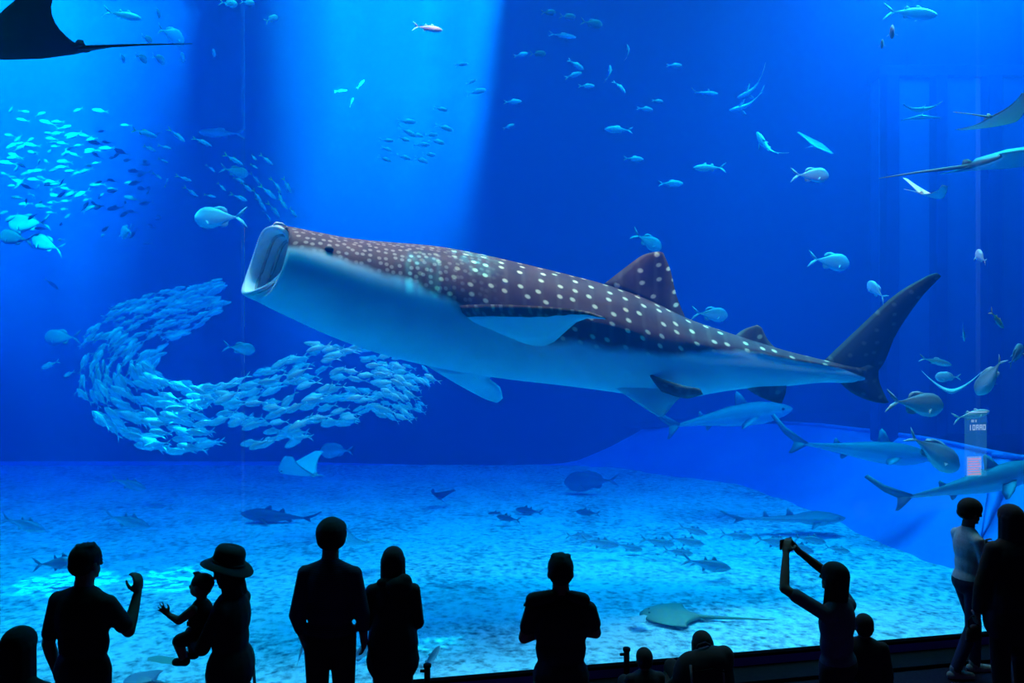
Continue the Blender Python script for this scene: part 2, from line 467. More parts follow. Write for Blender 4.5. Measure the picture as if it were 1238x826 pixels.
# ---------------------------------------------------------------- whale shark
def mat_whale():
    m, nt, b = nodes_of('whale_shark_skin')
    uv = N(nt, 'ShaderNodeUVMap', uv_map='skin')
    sx = N(nt, 'ShaderNodeSeparateXYZ'); L(nt, uv.outputs[0], sx.inputs[0])
    u, a = sx.outputs[0], sx.outputs[1]
    edge_ = N(nt, 'ShaderNodeAttribute', attribute_name='tone').outputs['Fac']     # > 0 back, < 0 belly
    head = N(nt, 'ShaderNodeAttribute', attribute_name='head').outputs['Fac']      # 1 on the head, 0 on the trunk
    finn = N(nt, 'ShaderNodeAttribute', attribute_name='finness').outputs['Fac']
    def spots(sux, sva, rad, soft, rnd):
        cb = N(nt, 'ShaderNodeCombineXYZ')
        L(nt, math_n(nt, 'MULTIPLY', u, sux), cb.inputs[0]); L(nt, math_n(nt, 'MULTIPLY', a, sva), cb.inputs[1])
        vo = N(nt, 'ShaderNodeTexVoronoi', voronoi_dimensions='2D'); vo.inputs['Scale'].default_value = 1; vo.inputs['Randomness'].default_value = rnd
        L(nt, cb.outputs[0], vo.inputs['Vector'])
        mr = N(nt, 'ShaderNodeMapRange', interpolation_type='SMOOTHSTEP')
        mr.inputs['From Min'].default_value = rad; mr.inputs['From Max'].default_value = rad - soft
        L(nt, vo.outputs['Distance'], mr.inputs['Value'])
        return mr.outputs[0]
    big = spots(4.4, 5.8, .21, .12, .5)
    small = spots(9.5, 11.0, .36, .2, .6)
    mid = spots(4.4, 5.5, .2, .14, .6)
    bars = N(nt, 'ShaderNodeMath', operation='SINE'); L(nt, math_n(nt, 'MULTIPLY', u, 2 * PI * 4.4), bars.inputs[0])
    bar = math_n(nt, 'MULTIPLY', math_n(nt, 'MULTIPLY_ADD', bars.outputs[0], .5, -.25, True), .9)
    no = N(nt, 'ShaderNodeTexNoise'); no.inputs['Scale'].default_value = 2.4; no.inputs['Detail'].default_value = 4
    cb = N(nt, 'ShaderNodeCombineXYZ'); L(nt, u, cb.inputs[0]); L(nt, a, cb.inputs[1]); L(nt, cb.outputs[0], no.inputs['Vector'])
    base = ramp(nt, no.outputs[0], [(.3, (.075, .026, .017)), (.7, (.16, .058, .038))])
    def mix(fac, c1, c2):
        x = N(nt, 'ShaderNodeMix', data_type='RGBA')
        if isinstance(fac, (int, float)): x.inputs[0].default_value = fac
        else: L(nt, fac, x.inputs[0])
        for i, c in ((6, c1), (7, c2)):
            if isinstance(c, tuple): x.inputs[i].default_value = (*c, 1)
            else: L(nt, c, x.inputs[i])
        return x.outputs[2]
    trunk = mix(math_n(nt, 'MULTIPLY', bar, .9), base.outputs[0], (.26, .17, .13))
    trunk = mix(big, trunk, (.95, .70, .42))
    hd = mix(math_n(nt, 'MULTIPLY', small, .8), base.outputs[0], (.46, .30, .25))
    back = mix(head, trunk, hd)
    finc = mix(math_n(nt, 'MULTIPLY', mid, .22), (.045, .05, .042), (.40, .40, .32))
    back = mix(finn, back, finc)
    e2 = math_n(nt, 'ADD', edge_, math_n(nt, 'MULTIPLY_ADD', no.outputs[0], .14, -.07))
    mr = N(nt, 'ShaderNodeMapRange', interpolation_type='SMOOTHSTEP'); mr.inputs['From Min'].default_value = -.05; mr.inputs['From Max'].default_value = .05
    L(nt, e2, mr.inputs['Value'])
    belly = ramp(nt, no.outputs[0], [(.3, (.80, .82, .82)), (.7, (.93, .94, .94))])
    c = mix(mr.outputs[0], belly.outputs[0], back)
    L(nt, c, b.inputs['Base Color'])
    b.inputs['Roughness'].default_value = .6
    b.inputs['Specular IOR Level'].default_value = .15
    bp = N(nt, 'ShaderNodeBump'); bp.inputs['Strength'].default_value = .15; bp.inputs['Distance'].default_value = .02
    L(nt, no.outputs[0], bp.inputs['Height']); L(nt, bp.outputs[0], b.inputs['Normal'])
    return m

class WMB(MB):
    def __init__(s): super().__init__(); s.uv = []; s.hd = []; s.fn = []
    def add(s, vs, fs, tone=0.0, mi=0, uv=None, hd=0.0, fn=0.0):
        super().add(vs, fs, tone, mi)
        s.uv += uv if uv else [(p[0] * 1.0, p[2] * 1.0) for p in vs]
        s.hd += list(hd) if isinstance(hd, (list, tuple)) else [hd] * len(vs)
        s.fn += list(fn) if isinstance(fn, (list, tuple)) else [fn] * len(vs)

WS = [  # top x,y ; bottom x,y ; half width m ; depth Y ; pigment border as height fraction
    (331, 273, 300, 358, .42, 9.42, .30), (338, 273, 309, 363, .58, 9.48, .32), (352, 276, 326, 372, .69, 9.54, .32),
    (385, 283, 362, 389, .78, 9.68, .29), (425, 290, 406, 409, .82, 9.84, .32), (470, 294, 456, 427, .82, 10.0, .36),
    (520, 298, 511, 441, .80, 10.14, .43), (570, 306, 563, 451, .76, 10.24, .56), (620, 317, 616, 459, .71, 10.32, .61),
    (680, 331, 678, 466, .64, 10.40, .62), (740, 347, 740, 474, .56, 10.46, .60), (790, 366, 790, 481, .49, 10.5, .56),
    (830, 385, 830, 481, .42, 10.52, .42), (870, 399, 870, 474, .35, 10.54, .33), (910, 412, 910, 469, .28, 10.56, .27),
    (950, 424, 950, 467, .22, 10.58, .26), (990, 434, 990, 463, .16, 10.60, .26), (1015, 439, 1015, 463, .12, 10.61, .3),
    (1045, 443, 1043, 466, .05, 10.62, .6)]

def build_whale():
    wm = WMB()
    root = Vector(at(660, 400, 10.4))
    P = lambda px, py, Y: at(px, py, Y) - root
    NS, NR = 70, 36
    tops = catmull([P(s[0], s[1], s[5]) for s in WS], NS)
    bots = catmull([P(s[2], s[3], s[5]) for s in WS], NS)
    wid = catmull([(s[4], s[6], 0) for s in WS], NS)
    cen = [(a + b) / 2 for a, b in zip(tops, bots)]
    rings, tone, uvs, hds = [], [], [], []
    ulen = 0
    vs = []
    for i in range(NS):
        d = cen[min(i + 1, NS - 1)] - cen[max(i - 1, 0)]
        if i: ulen += (cen[i] - cen[i - 1]).length
        side = Vector((d.y, -d.x, 0)).normalized()
        if side.y > 0: side = -side              # towards the window
        U = (tops[i] - bots[i]) / 2
        w = wid[i].x
        px = (cen[i] + root).x / (cen[i] + root).y * F + CX
        hr = interp([(600, .5), (690, .39), (760, .385), (850, .30), (950, .22), (1020, .22)], px)
        ramt = interp([(560, 0), (680, .05), (900, .045), (1000, .03), (1040, 0)], px)
        arc = 0; prev = None
        for j in range(NR + 1):
            ph = 2 * PI * j / NR
            c, s_ = math.cos(ph), math.sin(ph)
            cc = math.copysign(abs(c) ** .92, c); ss = math.copysign(abs(s_) ** .86, s_)
            h = (1 - cc) / 2
            # throat tapers: the belly is narrower than the flat broad back
            wf = w * (1.0 if cc > 0 else 1.0 - .18 * cc * cc)
            ridge = ramt * math.exp(-((h - hr) / .05) ** 2)
            p = cen[i] + U * cc + side * (wf * ss + math.copysign(ridge, ss) * (1 if abs(ss) > .05 else 0))
            if i < 9: p = p + d.normalized() * (.15 * ss * ss * (1 - i / 9))
            if prev is not None: arc += (p - prev).length
            prev = p
            vs.append(p)
            tone.append(wid[i].y - h)
            jj = min(j, NR - j)
            uvs.append([ulen, arc])
            hds.append(interp([(470, 1), (560, .35), (610, 0)], px))
        tot = arc
        for q in uvs[-(NR + 1):]:
            q[1] = q[1] if q[1] <= tot / 2 else tot - q[1]
    n = NR + 1
    fs = []
    for i in range(NS - 1):
        for j in range(NR):
            fs.append((i * n + j, i * n + j + 1, (i + 1) * n + j + 1, (i + 1) * n + j))
    fs.append(tuple((NS - 1) * n + j for j in range(NR)))
    fin_body = [interp([(1000, 0), (1040, 1)], (Vector(p) + root).x / (Vector(p) + root).y * F + CX) for p in vs]
    wm.add(vs, fs, tone, 0, uvs, hds, fin_body)
    # mouth: lip roll and cavity going back into the head
    c0 = cen[0]; axis = (cen[3] - cen[0]).normalized()
    ring0 = [Vector(p) for p in vs[:NR]]
    prof = [(1.0, -.02), (.95, -.05), (.87, -.02), (.84, .06), (.80, .25), (.66, .55), (.4, .8)]
    mr_, mt = [], []
    for sc_, dp in prof:
        mr_.append([c0 + (p - c0) * sc_ + axis * dp for p in ring0])
    vs2 = [p for r in mr_ for p in r]
    fs2 = []
    for i in range(len(mr_) - 1):
        for j in range(NR):
            fs2.append((i * NR + j, (i + 1) * NR + j, (i + 1) * NR + (j + 1) % NR, i * NR + (j + 1) % NR))
    fs2.append(tuple((len(mr_) - 1) * NR + j for j in range(NR)))
    wm.add(vs2, fs2, -1.0, 0, [(0, 0)] * len(vs2))
    # gill arches inside the mouth
    for k in range(4):
        t = .12 + .13 * k; s_ = .86 - .09 * k
        loop = [c0 + (p - c0) * s_ * .95 + axis * t for p in ring0] ; loop.append(loop[0])
        vv = MB(); vv.tube(loop, .022, 5); wm.add([Vector(p) for p in vv.v], vv.f, -1.0, 1)
    # fins: leading and trailing edge in side view with their depth
    def wfin(le, te, th, tone, fn, hd=0.0, n_=10):
        a = catmull([P(*q) for q in le], n_); b = catmull([P(*q) for q in te], n_)
        t = MB(); t.fin(a, b, th, tone, 0, 8)
        wm.add([Vector(p) for p in t.v], t.f, tone, 0, [(p[0] + 5, p[2] + 2 - p[1]) for p in t.v], hd, fn)
    wfin([(728, 345, 10.45), (758, 322, 10.45), (778, 308, 10.44), (797, 304, 10.43)], [(832, 392, 10.47), (818, 358, 10.46), (811, 328, 10.45), (802, 306, 10.43)], .085, 1.0, .0)
    wfin([(884, 409, 10.55), (900, 398, 10.55), (915, 393, 10.55)], [(948, 430, 10.56), (930, 413, 10.55), (921, 396, 10.55)], .045, 1.0, .45)
    wfin([(890, 462, 10.52), (915, 478, 10.5), (934, 486, 10.5)], [(951, 458, 10.52), (950, 474, 10.5), (945, 488, 10.5)], .04, .03, .6)
    wfin([(742, 468, 10.25), (772, 489, 10.15), (796, 504, 10.1)], [(838, 470, 10.25), (818, 485, 10.15), (803, 503, 10.1)], .05, -1, 0)
    wfin([(785, 452, 10.08), (815, 463, 9.98), (846, 470, 9.95)], [(800, 474, 10.08), (828, 482, 9.98), (850, 477, 9.95)], .035, .03, 1)
    # near pectoral: broad blade held out towards the window, brown above and pale below
    a = catmull([P(*q) for q in [(528, 372, 9.62), (580, 368, 9.3), (650, 370, 8.95), (705, 376, 8.7), (733, 385, 8.55)]], 12)
    b = catmull([P(*q) for q in [(600, 398, 9.72), (632, 415, 9.52), (664, 417, 9.32), (700, 388, 8.85), (731, 386, 8.56)]], 12)
    t = MB(); t.fin(a, b, .075, 0, 0, 8)
    tone = []
    for i in range(12):
        tone += [1, 1, 1, 1, -.02, -1, -1, 1]
    # find which side is upper
    up_first = (Vector(t.v[2 + 8 * 4]) - Vector(t.v[6 + 8 * 4])).z > 0
    if not up_first: tone = [x for i in range(12) for x in [1, 1, -1, -1, -.02, 1, 1, 1]]
    wm.add([Vector(p) for p in t.v], t.f, tone, 0, [(p[0] + 5, p[1] * 1.3) for p in t.v], .8, .25)
    # far pectoral, below the belly
    wfin([(512, 440, 10.7), (548, 462, 10.95), (585, 482, 11.2), (600, 487, 11.3)], [(600, 452, 10.6), (592, 458, 10.8), (604, 468, 11.1), (608, 482, 11.3)], .06, -1, 0)
    # tail fin
    wfin([(992, 440, 10.6), (1032, 402, 10.6), (1080, 358, 10.58), (1118, 335, 10.56), (1132, 330, 10.55)], [(1040, 470, 10.62), (1067, 442, 10.61), (1083, 405, 10.6), (1112, 362, 10.57), (1138, 334, 10.55)], .07, 1.0, 1.0, 0, 16)
    wfin([(1008, 455, 10.61), (1028, 474, 10.61), (1052, 485, 10.61), (1068, 488, 10.6)], [(1064, 436, 10.61), (1062, 456, 10.61), (1068, 474, 10.61), (1075, 487, 10.6)], .06, 1.0, 1.0)
    me = bpy.data.meshes.new('whale_shark')
    me.from_pydata([tuple(p) for p in wm.v], [], wm.f)
    for nme, data in (('tone', wm.t), ('head', wm.hd), ('finness', wm.fn)):
        x = me.attributes.new(nme, 'FLOAT', 'POINT'); x.data.foreach_set('value', data)
    lay = me.uv_layers.new(name='skin')
    vi = [0] * len(me.loops); me.loops.foreach_get('vertex_index', vi)
    lay.data.foreach_set('uv', [c for k in vi for c in wm.uv[k]])
    me.polygons.foreach_set('material_index', wm.mi)
    bm = bmesh.new(); bm.from_mesh(me)
    bmesh.ops.remove_doubles(bm, verts=bm.verts[:], dist=.0005)
    bmesh.ops.recalc_face_normals(bm, faces=bm.faces[:]); bm.to_mesh(me); bm.free()
    e = empty('whale_shark', root)
    tag(e, 'huge whale shark with white spots and a gaping mouth', 'whale shark')
    obj('body', me, e, [mat_whale(), mat_noise('gill_arch', (.35, .33, .33), (.5, .48, .46), 12, .6)])
    # eye on the side of the head
    p = P(397, 304, 9.7)
    t = MB(); t.ball((0, 0, 0), (.055, .03, .042), 12, 8)
    eo = obj('eye', t.mesh('eye'), e, [M['eye']])
    # seat the eye on the skin: nearest ring point towards the window
    best = min(vs, key=lambda q: ((Vector(q) + root).x / (Vector(q) + root).y * F + CX - 397) ** 2 + (CY - ((Vector(q) + root).z - CAMZ) / (Vector(q) + root).y * F - 304) ** 2 + (1e6 if Vector(q).y > 9.75 - root.y else 0))
    eo.location = best
    # lip barbels and the pale nick on the snout
    t = MB()
    t.tube([P(331, 272, 9.3), P(334, 270, 9.25), P(341, 271, 9.25), P(346, 274, 9.3)], [.012, .02, .018, .008], 7)
    obj('nostril', t.mesh('nostril'), e, [mat_noise('pale_lip', (.6, .6, .58), (.8, .78, .74), 20, .5)])
    # gill slits behind the head
    return e
build_whale()

# ---------------------------------------------------------------- fish, sharks and rays
FUSI = [(0, .0), (.02, .2), (.07, .45), (.15, .72), (.27, .93), (.4, 1), (.55, .93), (.7, .66), (.84, .34), (.94, .16), (1, .13)]
DEEP = [(0, .0), (.02, .28), (.07, .55), (.15, .83), (.27, 1), (.42, .97), (.58, .76), (.74, .45), (.88, .18), (.96, .1), (1, .12)]
SHRK = [(0, .0), (.02, .25), (.07, .5), (.15, .78), (.26, .98), (.38, 1), (.52, .86), (.66, .6), (.8, .36), (.92, .2), (1, .1)]

def fish_mesh(name, prof=FUSI, depth=.26, width=.13, blen=.82, tail=.16, tailw=.18, dorsal=(.38, .68, .07), anal=(.6, .75, .06), pect=.13, bend=0.0, ns=9, belly=1.0, second=None, hetero=False, tail_tone=3.0, eye=True):
    m = MB()
    x0 = .5; x1 = .5 - blen
    def bx(x, y, z):
        k = max(0.0, .25 - x)
        return Vector((x, y + bend * k * k * 1.6 - bend * .1 * max(0, x - .25), z))
    rings, tone = [], []
    n = 10
    for s, h in prof:
        x = lerp(x0, x1, s); h = max(h, .02)
        r = []
        for j in range(n):
            a = 2 * PI * j / n
            z = math.sin(a); y = math.cos(a)
            wy = width / 2 * (h ** .9) * (1 if s < .5 else (1 - .5 * (s - .5) / .5))
            r.append(bx(x, wy * y, depth / 2 * h * z * (belly if z < 0 else 1)))
            tone.append(z)
        rings.append(r)
    m.rings(rings, tone)
    hp = lambda x: depth / 2 * interp(prof, (x0 - x) / blen)
    # tail
    if hetero:
        m.fin([bx(x1 + .04, 0, depth * .03), bx(x1 - .10, 0, tail * .55), bx(x1 - .17, 0, tail)], [bx(x1 - .03, 0, -.01), bx(x1 - .11, 0, tail * .3), bx(x1 - .19, 0, tail * .92)], .008, 1)
        m.fin([bx(x1 + .03, 0, -depth * .02), bx(x1 - .03, 0, -tail * .3), bx(x1 - .06, 0, -tail * .42)], [bx(x1 - .05, 0, .015), bx(x1 - .06, 0, -tail * .2), bx(x1 - .075, 0, -tail * .40)], .007, 1)
    else:
        for sg in (1, -1):
            m.fin([bx(x1 + .03, 0, sg * depth * .03), bx(x1 - tailw * .45, 0, sg * tail * .62), bx(-.5, 0, sg * tail)], [bx(x1 - .035, 0, 0), bx(x1 - tailw * .6, 0, sg * tail * .3), bx(-.5, 0, sg * tail * .9)], .006, tail_tone)
    # dorsal, anal
    for (a, b, hgt), sg in ((dorsal, 1), (anal, -1)):
        if hgt <= 0: continue
        xa, xb = x0 - a * blen, x0 - b * blen
        zb = belly if sg < 0 else 1
        m.fin([bx(xa, 0, sg * hp(xa) * .92 * zb), bx(lerp(xa, xb, .45), 0, sg * (hp(lerp(xa, xb, .45)) * zb + hgt * .7)), bx(lerp(xa, xb, .75), 0, sg * (hp(lerp(xa, xb, .75)) * zb + hgt))],
              [bx(xb, 0, sg * hp(xb) * .9 * zb), bx(lerp(xa, xb, .95), 0, sg * (hp(lerp(xa, xb, .95)) * zb + hgt * .25)), bx(lerp(xa, xb, .92), 0, sg * (hp(lerp(xa, xb, .92)) * zb + hgt * .8))], .005, 2)
    if second:
        a, b, hgt = second
        xa, xb = x0 - a * blen, x0 - b * blen
        m.fin([bx(xa, 0, hp(xa) * .9), bx(lerp(xa, xb, .7), 0, hp(xa) + hgt)], [bx(xb, 0, hp(xb) * .9), bx(xb, 0, hp(xb) + hgt * .8)], .005, 2)
    # pectoral pair
    if pect:
        xp = x0 - .3 * blen; w = width / 2 * interp(prof, .3)
        for sg in (1, -1):
            m.fin([bx(xp, sg * w * .85, -depth * .12), bx(xp - pect * .45, sg * (w + pect * .45), -depth * .25), bx(xp - pect * .8, sg * (w + pect * .7), -depth * .36)],
                  [bx(xp - pect * .4, sg * w * .8, -depth * .16), bx(xp - pect * .7, sg * (w + pect * .3), -depth * .27), bx(xp - pect * .88, sg * (w + pect * .68), -depth * .37)], .005, 2)
    if eye:
        xe = x0 - .1 * blen; we = width / 2 * interp(prof, .1) ** .9
        for sg in (1, -1):
            m.ball((xe, sg * we * .86, depth * .07), (.010, .006, .010), 6, 4, 0, 1)
    return m.mesh(name)

def ray_mesh(name, span=1.0, body=.75, sweep=.25, dih=.0, dpow=1.6, thick=.09, tail=.9, tailw=.018, cephalic=False, dorsal=True, pointed=1.0, asym=0.0, ns=17, lexp=1.3):
    """nose along +X, wings along Y; body is the chord at the middle; the disc is centred on the origin"""
    m = MB(); rings, tone = [], []
    n = 10
    for i in range(ns):
        t = -1 + 2 * i / (ns - 1); k = abs(t)
        le = body * .5 * (1 - .95 * k ** lexp) - sweep * k ** 1.5 * .9 + .02
        te = -body * .5 + (body * .32 - sweep * .2) * math.sin(min(1, k * 1.05) * PI / 2) ** 1.2 - sweep * .75 * k ** 2.2
        if le < te + .01: le = te + .01
        y = t * span / 2
        d = dih * (1 + asym * t)
        z = d * k ** dpow
        th = thick * (1 - k) ** 1.2 + .006
        mx = lerp(le, te, .38)
        r = []
        for j in range(n):
            a = 2 * PI * j / n
            cx = math.cos(a)
            x = mx + (le - mx) * cx if cx > 0 else mx + (mx - te) * cx
            zz = math.sin(a) * th * (1 if math.sin(a) > 0 else .6)
            r.append(Vector((x, y, z + zz)))
            tone.append(1.0 if math.sin(a) > -.05 else -1.0)
        rings.append(r)
    m.rings(rings, tone)
    if tail:
        b0 = -body * .46
        m.tube([(b0 + .1, 0, 0), (b0 - tail * .2, 0, .01), (b0 - tail * .55, 0, .015), (b0 - tail, 0, .01)], [tailw * 1.6, tailw, tailw * .6, tailw * .2], 6, 1.0)
        if dorsal:
            m.fin([(b0 + .07, 0, .02), (b0 + .0, 0, .08)], [(b0 - .07, 0, .01), (b0 - .05, 0, .075)], .01, 1.0)
        for sg in (1, -1):
            m.fin([(b0 + .1, sg * .04, 0), (b0 - .02, sg * .11, -.01)], [(b0 - .02, sg * .02, 0), (b0 - .08, sg * .08, -.01)], .008, 1.0)
    if cephalic:
        for sg in (1, -1):
            m.fin([(body * .44, sg * .13, 0), (body * .62, sg * .12, -.03)], [(body * .42, sg * .07, -.01), (body * .6, sg * .07, -.05)], .012, 1.0)
    for sg in (1, -1):
        m.ball((body * .36, sg * .085, thick * .62), (.02, .02, .016), 8, 5, 0, 1)
    return m.mesh(name)

FM = {}
def fm(key):
    """fish meshes, made once and shared by all copies"""
    if key in FM: return FM[key]
    k, bend, mat = key
    if k == 'scad': me = fish_mesh('scad', FUSI, .27, .14, .82, .12, .18, (.35, .7, .04), (.55, .75, .035), .10, bend)
    elif k == 'slim': me = fish_mesh('slim_fish', FUSI, .19, .12, .83, .11, .17, (.4, .7, .04), (.6, .78, .035), .10, bend)
    elif k == 'trevally': me = fish_mesh('trevally', DEEP, .40, .15, .80, .19, .20, (.42, .8, .08), (.55, .82, .08), .13, bend)
    elif k == 'oval': me = fish_mesh('oval_fish', DEEP, .48, .17, .84, .15, .16, (.3, .85, .06), (.55, .85, .06), .16, bend)
    elif k == 'tuna': me = fish_mesh('tuna', FUSI, .25, .17, .84, .15, .16, (.35, .5, .08), (.6, .7, .07), .16, bend, second=(.6, .68, .07))
    elif k == 'mackerel': me = fish_mesh('mackerel', FUSI, .22, .12, .82, .16, .18, (.34, .5, .05), (.62, .78, .05), .12, bend, second=(.6, .75, .045))
    elif k == 'grouper': me = fish_mesh('grouper', DEEP, .38, .20, .85, .12, .15, (.28, .85, .06), (.62, .82, .06), .16, bend)
    elif k == 'shark': me = fish_mesh('shark', SHRK, .15, .13, .82, .17, .18, (.36, .47, .085), (.68, .74, .03), .22, bend, second=(.74, .79, .03), hetero=True)
    elif k == 'leopard': me = fish_mesh('leopard_shark', SHRK, .15, .15, .72, .09, .28, (.36, .48, .05), (.7, .8, .03), .17, bend, second=(.58, .68, .04), hetero=True)
    elif k == 'guitar': me = fish_mesh('guitarfish', [(0, .05), (.05, .4), (.14, .75), (.26, 1), (.38, .85), (.46, .55), (.6, .45), (.75, .33), (.88, .22), (1, .1)], .11, .28, .86, .07, .14, (.5, .58, .06), (.0, .1, 0), .14, bend, second=(.74, .8, .05), hetero=True)
    FM[key] = me
    me.materials.append(M[mat]); me.materials.append(M['eye'])
    me.polygons.foreach_set('use_smooth', [True] * len(me.polygons))
    return me

def orient(o, loc, ang, yaw, size, roll=0, up=(0, 0, 1)):
    """nose points along ang (0 right, 90 up) in the window plane, turned yaw degrees away from the window"""
    a, y = R(ang), R(yaw)
    d = Vector((math.cos(a) * math.cos(y), math.sin(y), math.sin(a) * math.cos(y)))
    upv = Vector(up)
    if abs(d.dot(upv)) > .93: upv = Vector((0, -.8, .6)) if abs(d.z) > .93 else Vector((0, 0, 1))
    side = upv.cross(d).normalized()
    u = d.cross(side)
    m = Matrix((d, side, u)).transposed() @ Matrix.Rotation(R(roll), 3, 'X')
    o.matrix_world = Matrix.Translation(loc) @ m.to_4x4() @ Matrix.Scale(size, 4)

def swim(name, kind, mat, px, py, Y, lpx, ang=0, yaw=0, label=None, cat='fish', group=None, bend=0, roll=0, mesh=None):
    me = mesh or fm((kind, bend, mat))
    o = bpy.data.objects.new(name, me); col.objects.link(o)
    orient(o, at(px, py, Y), ang, yaw, lpx / F * Y, roll)
    return tag(o, label, cat, group)

rng = random.Random(11)
placed = []
def free(p, r, ang=0, yaw=0, ln=None):
    pts = [p]
    if ln:
        a, y = R(ang), R(yaw)
        d = Vector((math.cos(a) * math.cos(y), math.sin(y), math.sin(a) * math.cos(y))) * ln
        pts = [p + d * t for t in (-.42, -.21, 0, .21, .40)]
    for q, s in placed:
        for p_ in pts:
            if (q - p_).length < r + s: return False
    placed.extend((p_, r) for p_ in pts)
    return True

# the swirling school below the whale shark
SP = [(518, 484, 12.6, 26), (470, 466, 12.6, 44), (405, 468, 12.5, 52), (330, 492, 12.4, 46), (250, 508, 12.4, 40), (180, 495, 12.7, 44), (142, 458, 13.2, 48), (150, 415, 13.9, 44), (190, 388, 14.7, 34), (232, 370, 15.4, 26), (268, 352, 16.0, 14)]
spine = catmull([(a, b, c) for a, b, c, d in SP], 200)
wids = [interp([(i / (len(SP) - 1), s[3]) for i, s in enumerate(SP)], k / 199) for k in range(200)]
BL = 'silver schooling fish in the dense swirling crescent below the whale shark'
BG = 'swirling school below the whale shark'
cand = []
tries = 0
while len(cand) < 520 and tries < 40000:
    tries += 1
    k = rng.randrange(2, 198)
    t = k / 199
    d = (spine[k + 1] - spine[k - 1]); d2 = Vector((d.x, d.y)).normalized()
    nrm = Vector((-d2.y, d2.x))
    off = rng.uniform(-1, 1) * wids[k]
    c = spine[k]
    px, py = c.x + nrm.x * off, c.y + nrm.y * off
    if (px - 268) ** 2 / 62 ** 2 + (py - 425) ** 2 / 30 ** 2 < 1: continue        # the open eye of the swirl
    Y = c.z + rng.uniform(-1.2, 1.2)
    ang = math.degrees(math.atan2(-d2.y, d2.x)) + rng.gauss(0, 9)
    ln = interp([(0, 22), (.1, 25), (.25, 32), (.5, 34), (.62, 26), (.75, 24), (1, 24)], t) * rng.uniform(.85, 1.12)
    p = at(px, py, Y)
    yaw = interp([(0, 35), (.15, 15), (.45, 0), (.55, -20), (.66, 45), (.8, 45), (1, 20)], t) + rng.gauss(0, 9)
    if not free(p, ln / F * Y * .105, ang, yaw, ln / F * Y): continue
    cand.append((Y, px, py, ang, yaw, ln))
cand.sort(key=lambda c: -c[5] / c[0] if False else c[0])
for i, (Y, px, py, ang, yaw, ln) in enumerate(cand[:290]):
    swim('schooling_fish', 'scad', 'silver', px, py, Y, ln, ang, yaw, BL, 'fish', BG, rng.choice((-.35, 0, 0, .35)), rng.gauss(0, 8))
# the fish of the school that are hidden deeper in it
far = MB(); src = fm(('slim', 0, 'silver'))
sv = [v_.co.copy() for v_ in src.vertices]; sf = [tuple(p.vertices) for p in src.polygons]
stn = [x.value for x in src.attributes['tone'].data]
for (Y, px, py, ang, yaw, ln) in cand[290:]:
    tmp = bpy.data.objects.new('tmp', None); orient(tmp, at(px, py, Y), ang, yaw, ln / F * Y)
    mw = tmp.matrix_world.copy(); bpy.data.objects.remove(tmp)
    far.add([mw @ q for q in sv], sf, stn)
tag(obj('distant_schooling_fish', far.mesh('distant_schooling_fish'), None, [M['silver']]), 'fish deep inside the swirling school, too many to count', 'fish', BG, 'stuff')

# the loose school in the bright shaft of light
AL = 'small silver fish in the loose school in the bright shaft of light'
AG = 'loose school in the light shaft'
n = 0; tries = 0
while n < 150 and tries < 20000:
    tries += 1
    px = rng.gauss(80, 62); py = rng.gauss(212, 40)
    if not (2 < px < 190 and 108 < py < 305): continue
    Y = rng.uniform(17.2, 20.4)
    ln = rng.choice((12, 14, 16, 17, 19)) * rng.uniform(.85, 1.15)
    if not free(at(px, py, Y), ln / F * Y * .4): continue
    ang = rng.choice((180, 180, 180, 195, 20, 210)) + rng.gauss(0, 14)
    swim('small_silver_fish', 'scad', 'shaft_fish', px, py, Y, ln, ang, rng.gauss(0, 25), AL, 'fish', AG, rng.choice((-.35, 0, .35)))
    n += 1

# yellow-tailed fish streaming down in the dark band
CL = 'slender yellow-tailed fish diving past the light shaft towards the whale shark'
CG = 'yellow-tailed fish'
for px, py, ln, ang in [(173, 160, 33, -18), (215, 164, 24, -40), (244, 171, 23, -25), (180, 179, 18, -25), (200, 178, 15, -15), (197, 194, 11, -20), (282, 193, 26, -30), (306, 190, 14, -40), (322, 193, 19, -38), (307, 201, 11, -30),
                        (255, 204, 13, -40), (191, 213, 13, -35), (223, 216, 18, -20), (288, 217, 16, -25), (309, 216, 16, -50), (201, 221, 12, 60), (268, 226, 13, -45), (231, 232, 18, -35), (254, 237, 13, -10), (290, 239, 22, -25),
                        (311, 237, 18, -60), (324, 232, 24, -45), (335, 224, 20, -70), (347, 224, 22, -60), (332, 254, 22, -55), (324, 261, 15, -70), (353, 256, 18, -45), (338, 238, 20, -60), (298, 226, 18, -40), (316, 247, 18, -55), (342, 246, 18, -50)]:
    swim('yellow_tailed_fish', 'slim', 'yellowtail', px, py, rng.uniform(12.4, 14.2), ln * 1.08, ang, rng.gauss(0, 12), CL, 'fish', CG, rng.choice((-.3, 0, .3)))

# the small band in the middle light shaft
for px, py, ln in [(492, 147, 24), (533, 132, 18), (493, 160, 24), (488, 168, 17), (468, 170, 17), (467, 180, 15), (465, 192, 17), (488, 190, 19), (509, 175, 23), (528, 171, 21), (537, 154, 23), (508, 193, 23), (521, 163, 19), (519, 187, 18), (504, 163, 17)]:
    swim('schooling_fish', 'scad', 'silver', px, py, rng.uniform(13, 14.5), ln, -14 + rng.gauss(0, 7), rng.gauss(0, 10), 'silver fish in the small tight band above the whale shark back', 'fish', 'small band above the whale shark', rng.choice((-.3, 0, .3)))

S = swim
